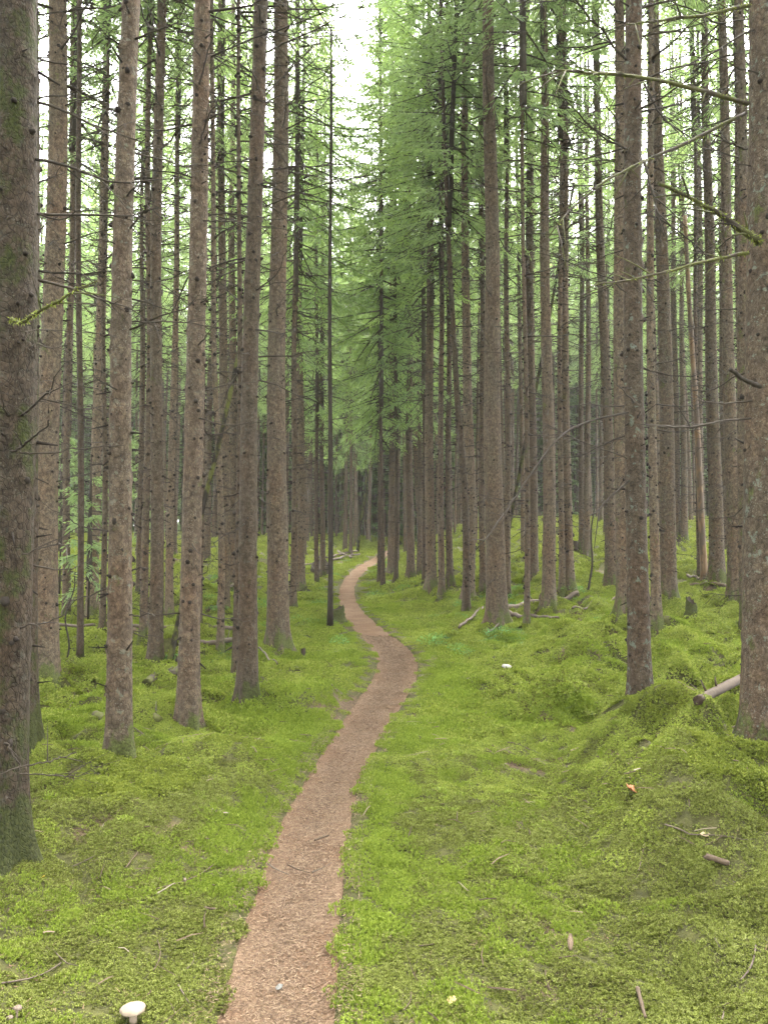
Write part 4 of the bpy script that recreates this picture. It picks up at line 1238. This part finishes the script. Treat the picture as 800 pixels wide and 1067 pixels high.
def log(name, a, b, w0, w1, mat, label, cat, seed, sag=0.0, stubs=3, lift=.5, bow=0.0):
    A, B = ground_pt(*a), ground_pt(*b)
    r = np.random.default_rng(seed)
    n = 24; s = np.linspace(0, 1, n)
    k0, k1 = A[1] / FPX / 2, B[1] / FPX / 2
    rad = (w0 * k0 + (w1 * k1 - w0 * k0) * s)
    P = A[None] * (1 - s[:, None]) + B[None] * s[:, None]
    P[:, 2] += rad * lift + .007 + .05 * smooth(7, 11, P[:, 1]) + .05 * smooth(17, 20, P[:, 1])
    e = np.cross(B - A, [0, 0, 1]); e /= np.linalg.norm(e) + 1e-6
    P += e[None] * (bow * np.linalg.norm(B - A) * np.sin(s * np.pi))[:, None]
    P[:, :2] += np.cumsum(r.normal(0, .05, (n, 2)), 0) * rad[:, None] * .5
    if sag:      # lies in the moss: follow the ground in part
        P[:, 2] = P[:, 2] * (1 - sag) + (H(P[:, 0], P[:, 1]) + rad * lift + .007 + .05 * smooth(7, 11, P[:, 1]) + .05 * smooth(17, 20, P[:, 1])) * sag
    rad = rad * (1 + .12 * r.normal(0, 1, n).cumsum() / 3)
    o0 = A.copy()
    acc = Acc()
    if w0 > 5:
        P = resample(P, 60); rad = np.interp(np.linspace(0, 1, 60), s, rad); n = 60
        V_, q_, t_ = tube(P - o0, np.maximum(rad, .0012), 18)
        ctr = np.vstack([np.repeat(P - o0, 18, axis=0), P[0] - o0, P[-1] - o0])
        jit = 1 + .10 * fbm(np.tile(np.arange(18), 60) * .9, np.repeat(np.arange(60), 18) * .25, seed, 3)
        dv = V_ - ctr; dv[:-2] *= jit[:, None]
        V_ = ctr + dv
        ax = (P[1] - P[0]) / np.linalg.norm(P[1] - P[0])
        V_[:18] -= ax[None] * (r.uniform(0, 1, 18) ** 2 * rad[0] * 1.1)[:, None]; V_[-2] += ax * rad[0] * .4
        acc.add(V_, q_, t_)
    else:
        acc.tube(P - o0, np.maximum(rad, .0012), 6)
    for j in range(stubs):
        i = r.integers(2, n - 2); L = r.uniform(.8, 3.5) * rad.mean() + .03
        d = np.array([r.normal(0, .5), r.normal(0, .5), r.uniform(.2, 1)]); d /= np.linalg.norm(d)
        acc.tube(np.stack([P[i] - o0, P[i] - o0 + d * (rad[i] + L)]), [rad[i] * .3, rad[i] * .15], 5)
    o = link(name, acc.mesh(name, [mat]), None, label, cat)
    o.location = o0; o.color = (.9, .3, .2, 1)
    return o


log('fallen_log', (727, 737), (795, 702), 9.5, 8.5, M_BROWNLOG, 'pale bare broken log lying between the moss dome and the massive trunk', 'log', 1, 0, 5, 1.3)
log('fallen_pole', (527, 638), (601, 622), 6, 4.5, M_GREYLOG, 'longer grey fallen pole lying at the foot of the pale knobbly trunk', 'log', 2, .5, 4)
log('fallen_pole', (529, 642), (582, 648), 4.5, 3.5, M_GREYLOG, 'shorter fallen pole lying in front of the pale knobbly trunk', 'log', 3, .5, 2)
log('fallen_branch', (478, 658), (503, 636), 3, 2, M_GREYLOG, 'thin grey fallen branch sloping toward the foot of the thick reddish trunk', 'branch', 4, .6, 3)
log('fallen_branch', (508, 663), (524, 652), 3, 2, M_GREYLOG, 'short dark fallen branch at the near foot of the thick reddish trunk', 'branch', 41, .6, 3)
log('fallen_pole', (58, 657), (246, 661), 3.4, 4, M_GREYLOG, 'long thin fallen pole lying level across the left side behind the trunks', 'log', 5, .2, 4, 1.2)
log('fallen_log', (153, 716), (192, 699), 9, 8, M_LIMB, 'short mossy log lying behind the straight pinkish trunk', 'log', 6, .3, 2)
log('fallen_log', (100, 749), (168, 753), 10, 7, M_LIMB, 'dark mossy log half sunk beside the stout grey brown trunk', 'log', 7, .4, 3)
log('fallen_log', (718, 614), (757, 615), 4.5, 4, M_LOG, 'short log lying at the foot of the peeled dead stem', 'log', 8, .4, 2)
log('fallen_log', (716, 603), (748, 606), 3.5, 3, M_GREYLOG, 'thin log lying just behind the short log by the peeled stem', 'log', 9, .4, 2)
log('fallen_branch', (596, 700 - 62), (640, 700 - 74), 2.4, 1.8, M_GREYLOG, 'thin fallen branch reaching right from the longer fallen pole', 'branch', 91, .6, 2)
for k, (a, b, l) in enumerate([((340, 584), (372, 577), 'pale fallen branch on the heap by the far path bend'), ((346, 587), (375, 580), 'lower fallen branch on the heap by the far path bend'),
                               ((352, 577), (366, 584), 'crosswise fallen branch on the heap by the far path bend')]):
    log('fallen_branch', a, b, 2.4, 2, M_LOG if k == 0 else M_GREYLOG, l, 'branch', 20 + k, .5, 2)
log('fallen_branch', (300, 600), (325, 592), 2.4, 1.8, M_GREYLOG, 'fallen branch leaning on the rotten dark stump left of the path', 'branch', 31, .3, 3, 2.0)
log('fallen_log', (180, 668), (245, 672), 5, 5, M_GREYLOG, 'reddish fallen log lying before the long thin pole on the left', 'log', 33, .5, 2)
log('fallen_branch', (232, 618), (262, 606), 3, 2, M_GREYLOG, 'broken branch lying far behind the thin bent trunk', 'branch', 34, .3, 3, 1.5)


def stump(name, u, v, wpx, hpx, mat, label, seed, moss=True, jag=.35):
    p = ground_pt(u, v); k = p[1] / FPX
    r0, h = wpx * k / 2, hpx * k + .05 * float(smooth(7, 11, p[1])) + .05 * float(smooth(17, 20, p[1]))
    r = np.random.default_rng(seed)
    n = 18; zs = np.linspace(-.12, 1, 12); th = np.linspace(0, 2 * np.pi, n, endpoint=False)
    top = 1 - jag * (.5 + .5 * np.cos(th * 1 + seed)) - .18 * r.random(n)
    V = []
    for z in zs:
        rad = r0 * (1 + .5 * np.exp(-max(z, 0) / .18)) * (1 + .12 * np.cos(4 * th + seed) + .06 * r.normal(0, 1, n)) * (1 - .12 * max(z, 0))
        V.append(np.stack([rad * np.cos(th), rad * np.sin(th), h * z * np.where(z > 0, top, 1)], -1))
    V = np.vstack(V)
    i = np.arange(len(zs) - 1)[:, None] * n; j = np.arange(n)[None]
    q = np.stack([i + j, i + (j + 1) % n, i + n + (j + 1) % n, i + n + j], -1).reshape(-1, 4)
    acc = Acc(); acc.add(V, q, None, 0)
    ring = V[-n:] * np.array([.7, .7, 1]) - [0, 0, h * .18]; c0 = np.vstack([V[-n:], ring, ring.mean(0)[None] - [0, 0, h * .1]])
    jn = np.arange(n)
    acc.add(c0, np.stack([jn, (jn + 1) % n, n + (jn + 1) % n, n + jn], -1), np.stack([n + jn, n + (jn + 1) % n, np.full(n, 2 * n)], -1), 1)
    o = link(name, acc.mesh(name, [mat, M_DARKWOOD]), None, label, 'stump'); o.location = p; o.color = (.8, .9 if moss else .2, .3, 1)
    return o


stump('broken_stump', 720, 643, 11, 20, M_BARK, 'small broken jagged stump standing alone on the open moss of the right slope', 1)
stump('rotten_stump', 333, 600, 20, 15, M_DARKWOOD, 'black rotten stump in the moss left of the far path', 2, False, .5)
stump('mossy_stump', 352, 647, 15, 15, M_BARK, 'low mossy stump at the path edge beside the lone thin dead spruce', 3)
stump('rotten_stump', 316, 684, 5, 7, M_DARKWOOD, 'tiny black stub in the moss right of the pale flared trunk', 4, False)
stump('rotten_stump', 492, 565 + 30, 7, 6, M_DARKWOOD, 'small dark stub far behind the bowed stem', 6, False)
stump('rotten_stump', 598, 572, 9, 7, M_DARKWOOD, 'small dark stump far up the right slope', 5, False)

# ------------------------------------------------------------------ small things on the moss
M_CAP = plain('pale_mushroom_skin', (.19, .15, .11), .6, .12, 30)
M_CAPW = plain('white_mushroom_skin', (.19, .18, .155), .6, .08, 30)
M_GILL = plain('mushroom_gills', (.15, .11, .08), .8, .2, 60)
M_BRCAP = plain('brown_mushroom_skin', (.09, .068, .05), .6, .2, 40)
M_STALK = plain('mushroom_stalk', (.22, .17, .125), .7, .15, 40)


def lathe(prof, n=24):
    prof = np.asarray(prof, float); th = np.linspace(0, 2 * np.pi, n, endpoint=False)
    V = np.stack([prof[:, 0, None] * np.cos(th), prof[:, 0, None] * np.sin(th), np.repeat(prof[:, 1, None], n, 1)], -1).reshape(-1, 3)
    i = np.arange(len(prof) - 1)[:, None] * n; j = np.arange(n)[None]
    return V, np.stack([i + j, i + (j + 1) % n, i + n + (j + 1) % n, i + n + j], -1).reshape(-1, 4)


def mushroom(u, v, wpx, hgt, cap, label, seed, tilt=.1, bite=False):
    """(u, v) is the foot of the stalk"""
    p = ground_pt(u, v); rad = wpx / 2 * p[1] / FPX
    h = hgt * rad
    r = np.random.default_rng(seed)
    root = bpy.data.objects.new('mushroom', None); C.objects.link(root); root.location = p; root.rotation_euler = (tilt, tilt * .6, r.uniform(0, 6)); root.empty_display_size = .05
    tag(root, label, 'mushroom')
    V, q = lathe([(0, -.2 * rad), (.34 * rad, -.2 * rad), (.3 * rad, .25 * h), (.27 * rad, h * .8), (.25 * rad, h), (0, h)], 16)
    a = Acc(); a.add(V, q); link('stalk', a.mesh('stalk', [M_STALK]), root)
    t = np.linspace(0, 1, 9)
    top = np.stack([np.sin(t * np.pi / 2) * rad, h - .05 * rad + .55 * rad * np.cos(t * np.pi / 2)], -1)
    V, q = lathe(np.vstack([top, [(rad * .99, h - .12 * rad), (rad * .93, h - .13 * rad)]]), 28)
    th = np.arctan2(V[:, 1], V[:, 0]); rr_ = np.hypot(V[:, 0], V[:, 1])
    wv = 1 + (.05 * np.sin(3 * th + seed) + .03 * np.sin(7 * th)) * (rr_ / rad)
    if bite: wv = wv - .22 * np.exp(-((th + 1.4) / .28) ** 2) * (rr_ / rad) ** 3
    V[:, :2] *= wv[:, None]; V[:, 2] += .05 * rad * np.sin(2 * th + seed) * (rr_ / rad) ** 2
    c = link('cap', None or mesh('cap', V, q, [cap], attrs={'tint': np.full(len(V), .5)}), root)
    V, q = lathe([(.25 * rad, h - .02 * rad), (.6 * rad, h - .0 * rad), (.95 * rad, h - .11 * rad)], 28)
    a = Acc(); a.add(V, q); link('gills', a.mesh('gills', [M_GILL]), root)


mushroom(139, 1066, 25, 1.0, M_CAP, 'large pale mushroom with nibbled cap in the moss left of the path', 1, .12, True)
mushroom(17, 1062, 9, 2.4, M_BRCAP, 'small brown mushroom in the bottom left corner of the moss', 2)
mushroom(11, 1066, 7, 1.6, M_BRCAP, 'smallest brown mushroom, cap touching the small brown one in the corner', 5)
mushroom(527, 699, 10, .9, M_CAPW, 'white round mushroom alone in the moss between path and moss dome', 3)


def leaf_thing(u, v, wpx, col, label, seed, curl=.35, cat='leaf', name='fallen_leaf'):
    p = ground_pt(u, v, .012); s = wpx * p[1] / FPX
    r = np.random.default_rng(seed)
    n = 9; a = np.linspace(-1, 1, n); b = np.linspace(-1, 1, 7)
    A, B = np.meshgrid(a, b, indexing='ij')
    wdt = np.cos(A * np.pi / 2 * .93) ** .7 * .42 * (1 + .12 * np.sin(A * 17))
    V = np.stack([A * .5, B * wdt, curl * (A ** 2 * .25 + (B * wdt) ** 2 * .9) + .03 * np.sin(B * 3 + A * 5)], -1).reshape(-1, 3) * s
    g = np.arange(n * 7).reshape(n, 7)
    q = np.stack([g[:-1, :-1], g[1:, :-1], g[1:, 1:], g[:-1, 1:]], -1).reshape(-1, 4)
    o = link(name, mesh(name, V, q, [plain('leaf_colour', col, .7, .25, 60)], attrs=None), None, label, cat)
    o.location = p; o.rotation_euler = (r.normal(.35, .2), r.normal(0, .25), r.uniform(0, 6.28))
    md = o.modifiers.new('thick', 'SOLIDIFY'); md.thickness = .0012
    return o


leaf_thing(660, 826, 21, (.2, .075, .03), 'orange brown curled leaf below the moss dome', 1, .5)
leaf_thing(470, 1046, 13, (.24, .165, .08), 'pale yellow leaf lying right of the path at the bottom of the view', 2, .2)
leaf_thing(45, 917, 6, (.3, .23, .03), 'small bright yellow leaf near the thick dark trunk on the left', 3, .2)
leaf_thing(734, 872, 9, (.22, .17, .1), 'pale buff leaf under the long curved twig on the right', 4, .3)
leaf_thing(576, 1000 - 157, 5, (.2, .16, .07), 'tiny faded leaf in the moss left of the orange brown leaf', 5, .2)
leaf_thing(461, 840, 5, (.24, .21, .11), 'tiny cream leaf in the moss nearest to the middle path', 6, .2)
leaf_thing(291, 1032, 9, (.09, .088, .08), 'grey bleached leaf lying on the path beside a green tuft', 7, .3)


def cone(u, v, L, col, label, seed, az, up=.1):
    """a spruce cone: a spindle set with rows of scales"""
    p = ground_pt(u, v); r = np.random.default_rng(seed)
    l = L * p[1] / FPX; acc = Acc()
    t = np.linspace(0, 1, 12)
    prof = np.stack([.17 * l * np.sin(np.clip(t * .93 + .04, 0, 1) * np.pi) ** .7, t * l], -1)
    V, q = lathe(prof, 12); acc.add(V, q)
    for k in range(70):
        f = (k + .5) / 70; a = k * 2.39996; R0 = .17 * l * math.sin((f * .93 + .04) * math.pi) ** .7
        c = np.array([math.cos(a) * R0, math.sin(a) * R0, f * l]); o_ = np.array([math.cos(a), math.sin(a), 0]); sd = np.array([-math.sin(a), math.cos(a), 0])
        w_ = .055 * l
        acc.add(np.stack([c - sd * w_, c + sd * w_, c + o_ * .03 * l + np.array([0, 0, .10 * l])]), None, np.array([[0, 1, 2]]))
    o = link('spruce_cone', acc.mesh('spruce_cone', [plain('cone_scales', col, .7, .3, 80)], False), None, label, 'cone')
    o.location = p + np.array([0, 0, .17 * l]); o.rotation_euler = (R(90) - up, 0, az)


cone(594, 993, 17, (.12, .083, .056), 'pale brown spruce cone in the moss, low right of the path', 1, 2.9, .5)
cone(133, 927, 10, (.07, .048, .033), 'dark brown spruce cone left of the path between twigs', 2, 1.2)
cone(192, 917, 10, (.15, .12, .088), 'bleached pale cone beside the curved pale twig left of the path', 3, .4)


def chip(u0, v0, u1, v1, w0, label, mat=None, seed=0):
    return log('wood_chip', (u0, v0), (u1, v1), w0, w0 * .6, mat or M_PEEL, label, 'wood chip', seed, 0, 0, .8)


chip(736, 897, 759, 903, 7, 'pale orange wood chip on the moss near the right edge', M_LOG, 61)
chip(664, 1034, 672, 1064, 5, 'short upright pale stick at the bottom right of the moss', M_LOG, 62)
chip(213, 949, 226, 950, 3, 'little pale wood chip left of the path', M_LOG, 63)

TW = [  # a, b, width0, width1, bow, label
    ((692, 862), (782, 877), 3.0, 1.8, .09, 'long curved twig arching over the dark moss near the right edge'),
    ((163, 929), (224, 902), 2.6, 2.0, .10, 'curved pale twig in the moss left of the path'),
    ((131, 907), (144, 890), 2.4, 2.0, 0, 'short straight pale twig above the dark cone'),
    ((104, 872), (108, 861), 3.0, 2.0, 0, 'short whitish twig beside the brown moss hollow on the left'),
    ((0, 1028), (64, 1006), 3.2, 2.2, .05, 'grey twig at the left edge low in the moss'),
    ((55, 992), (88, 1010), 2.0, 1.2, .02, 'fine twig ending beside the grey twig at the left edge'),
    ((160, 1014), (164, 982), 2.0, 1.4, .08, 'thin bent twig standing in the moss above the large pale mushroom'),
    ((186, 1030), (197, 1048), 3.4, 2.0, 0, 'stubby brown twig right above the path side corner of the moss'),
    ((176, 1044), (186, 1066), 1.8, 1.2, 0, 'pale fine twig right of the large pale mushroom'),
    ((195, 1012), (202, 996), 1.8, 1.2, .1, 'thin crooked twig left of the path near the bottom'),
    ((764, 922), (792, 960), 3.0, 1.6, .12, 'forked bent twig in the moss at the right edge'),
    ((787, 988), (771, 1024), 3.0, 2.0, -.06, 'brown curved twig low at the right edge'),
    ((744, 980), (758, 1005), 2.0, 1.4, 0, 'straight thin twig between the forked bent twig and the brown curved one'),
    ((665, 910), (671, 882), 2.4, 1.8, 0, 'upright pale twig in the moss hollow on the right'),
    ((725, 888), (760, 868), 2.0, 1.4, .05, 'thin twig rising behind the pale orange wood chip'),
    ((703, 826), (735, 817), 2.4, 1.6, 0, 'thin twig on the dark mound beneath the massive trunk'),
    ((718, 843), (706, 812), 2.0, 1.2, .05, 'bleached twig hanging down the dark mound on the right'),
    ((643, 818), (655, 806), 3.0, 2.2, 0, 'short brown stick just above the orange brown leaf'),
    ((618, 818), (632, 811), 2.4, 1.6, 0, 'thin brown stick left of the short brown stick on the moss'),
    ((528, 775), (577, 800), 2.2, 1.4, -.12, 'bowed twig across the bare litter patch right of the path'),
    ((512, 778), (545, 790), 2.0, 1.4, .05, 'paler twig over the bare litter patch right of the path'),
    ((503, 752), (507, 742), 3.0, 2.0, 0, 'short white twig standing out on the bright moss right of the path'),
    ((687, 727), (718, 715), 2.2, 1.4, .2, 'dark arching twig between moss dome and pale broken log'),
    ((735, 738), (772, 744), 2.4, 1.6, .03, 'dark twig lying in front of the pale broken log'),
    ((279, 905), (301, 918), 2.6, 1.4, .06, 'dark curved twig lying on the path'),
    ((328, 882), (343, 876), 3.0, 1.8, 0, 'pale stick lying on the path near its right side'),
    ((300, 908), (322, 916), 2.0, 1.2, .05, 'thin pale twig in the middle of the path'),
    ((325, 916), (346, 903), 2.4, 1.6, .05, 'twig at the right edge of the path under the dark kerb of roots'),
    ((404, 982), (409, 970), 2.0, 1.2, .05, 'thin pale twig in the moss close right of the path'),
    ((420, 1056), (428, 1036), 2.4, 1.4, .08, 'pale bent twig left of the pale yellow leaf'),
    ((436, 988), (456, 985), 1.8, 1.2, .03, 'fine straw coloured twig above the pale yellow leaf'),
    ((476, 908), (494, 896), 1.8, 1.2, .03, 'fine twig in the moss halfway between path and right hollow'),
    ((568, 1014), (574, 1036), 1.8, 1.2, .05, 'thin brown twig below the pale brown cone'),
    ((582, 1001), (600, 998), 2.0, 1.4, .03, 'dark twig touching the pale brown cone'),
    ((650, 995), (664, 990), 1.8, 1.2, .03, 'thin light twig between cone and forked bent twig'),
    ((120, 742), (160, 770), 2.2, 1.2, .05, 'thin dry twig left of the straight pinkish trunk'),
    ((270, 680), (289, 696), 3.4, 2.0, 0, 'dark broken stick poking out at the foot of the dark path side trunk'),
    ((345, 715), (352, 724), 2.2, 1.6, 0, 'thin pale twig on the brown hummock left of the path'),
    ((60, 748), (74, 712), 2.2, 1.4, .04, 'pale dry twig leaning near the foot of the reddish brown trunk'),
    ((76, 905), (100, 893), 1.8, 1.2, .03, 'thin grey twig beside the thick dark trunk on the left'),
    ((760, 1052), (778, 1048), 2.0, 1.2, .03, 'pale twig in the bottom right corner of the moss'),
    ((752, 1066), (756, 1048), 3.2, 2.0, 0, 'brown stub of a twig at the bottom edge right of the upright stick'),
]
for k, (a, b, w0, w1, bow, label) in enumerate(TW):
    pale = any(x in label for x in ('pale', 'white', 'bleached', 'straw', 'light'))
    log('twig', a, b, w0 * .62, w1 * .6, M_LOG if pale else M_GREYLOG, label, 'twig', 2000 + k, .55, 1 if 'forked' not in label else 5, 1.0, bow)


def scraps():
    """the uncounted dead scraps caught in the moss"""
    n = 1500
    x, y = wedge(n, 1.9, 11, .6); n = len(x)
    e = np.abs(side(x, y)) - path_h(y)
    k = (e > .08) & (noise2(x * 1.2, y * 1.2, 90) + RNG.normal(0, .2, n) > .05); x, y = x[k], y[k]; n = len(x)
    L = RNG.uniform(.012, .07, n) * (1 + .05 * y); W = RNG.uniform(.0012, .0028, n) * (1 + .08 * y); a = RNG.uniform(0, np.pi, n)
    c = np.stack([x, y, H(x, y) + .018], -1); d = np.stack([np.cos(a), np.sin(a), RNG.normal(0, .3, n)], -1) * L[:, None]
    e1 = np.stack([-np.sin(a), np.cos(a), 0 * a], -1) * W[:, None]; up = np.array([0, 0, 1.]) * W[:, None]
    mid = c + np.stack([RNG.normal(0, .15, n) * L, RNG.normal(0, .15, n) * L, .1 * L], -1)
    V = np.stack([c - d - e1, c - d + e1, c - d + up * 1.5, mid - e1, mid + e1, mid + up * 1.5, c + d - e1 * .5, c + d + e1 * .5, c + d + up], 1).reshape(-1, 3)
    b = np.arange(n)[:, None] * 9
    Q = np.vstack([b + np.array(f) for f in ([0, 2, 5, 3], [2, 1, 4, 5], [3, 5, 8, 6], [5, 4, 7, 8])])
    nt = NT('dead_scrap', .9, .1)
    nt.ln(nt.ramp(nt.attr('tint'), [(0, (.025, .017, .012)), (.5, (.065, .046, .031)), (.85, (.12, .092, .063)), (1, (.18, .155, .12))]), nt.b.inputs['Base Color'])
    link('forest_litter', mesh('forest_litter', V, Q, [nt.m], attrs={'tint': np.repeat(RNG.random(n), 9)}), kind='stuff', label='small dead twigs and scraps of bark caught in the moss')


def bare_litter():
    """brown needles where the moss leaves the soil open"""
    x, y = wedge(60000, 1.9, 9, .6); n = len(x)
    k = np.zeros(n, bool)
    for (bx, by, br) in BARE: k |= (x - bx) ** 2 + (y - by) ** 2 < br * br * 1.3
    thin = noise2(x * 1.7, y * 1.7, 41) + .5 * noise2(x * 5, y * 5, 42)
    k |= (thin > .42); k |= RNG.random(n) < .03
    k &= np.abs(side(x, y)) - path_h(y) > .02
    x, y = x[k], y[k]; n = len(x)
    L = RNG.uniform(.004, .014, n) * (1 + .06 * y); W = RNG.uniform(.0006, .0014, n) * (1 + .15 * y); a = RNG.uniform(0, np.pi, n)
    c = np.stack([x, y, H(x, y) + RNG.uniform(.002, .012, n)], -1)
    d = np.stack([np.cos(a), np.sin(a), RNG.normal(0, .25, n)], -1) * L[:, None]; e = np.stack([-np.sin(a), np.cos(a), RNG.normal(0, .3, n)], -1) * W[:, None]
    V = np.stack([c - d - e, c + d - e * .4, c + d + e * .4, c - d + e], 1).reshape(-1, 3)
    nt = NT('brown_needle', .9, .1)
    nt.ln(nt.ramp(nt.attr('tint'), [(0, (.022, .014, .009)), (.5, (.07, .044, .026)), (1, (.15, .105, .065))]), nt.b.inputs['Base Color'])
    link('fallen_needles', mesh('fallen_needles', V, np.arange(4 * n).reshape(n, 4), [nt.m], attrs={'tint': RNG.random(n).repeat(4)}), kind='stuff', label='brown fallen needles on the open soil between the moss')


scraps()
bare_litter()

# ------------------------------------------------------------------ air: the woods fade a little with distance
HAZE = 0.0005
if HAZE:
    m = bpy.data.materials.new('damp_air'); m.use_nodes = True
    nn = m.node_tree.nodes; nn.clear()
    out = nn.new('ShaderNodeOutputMaterial'); pv = nn.new('ShaderNodeVolumePrincipled')
    pv.inputs['Color'].default_value = (.95, .97, .95, 1); pv.inputs['Density'].default_value = HAZE; pv.inputs['Anisotropy'].default_value = .3
    m.node_tree.links.new(pv.outputs[0], out.inputs['Volume'])
    x0, x1, y0_, y1_, z0, z1 = -120, 120, -25, 150, -2.5, 34
    V = np.array([(x, y, z) for x in (x0, x1) for y in (y0_, y1_) for z in (z0, z1)], float)
    F = np.array([[0, 1, 3, 2], [4, 6, 7, 5], [0, 4, 5, 1], [2, 3, 7, 6], [0, 2, 6, 4], [1, 5, 7, 3]])
    link('haze', mesh('haze', V, F, [m], smooth_shade=False), kind='stuff')
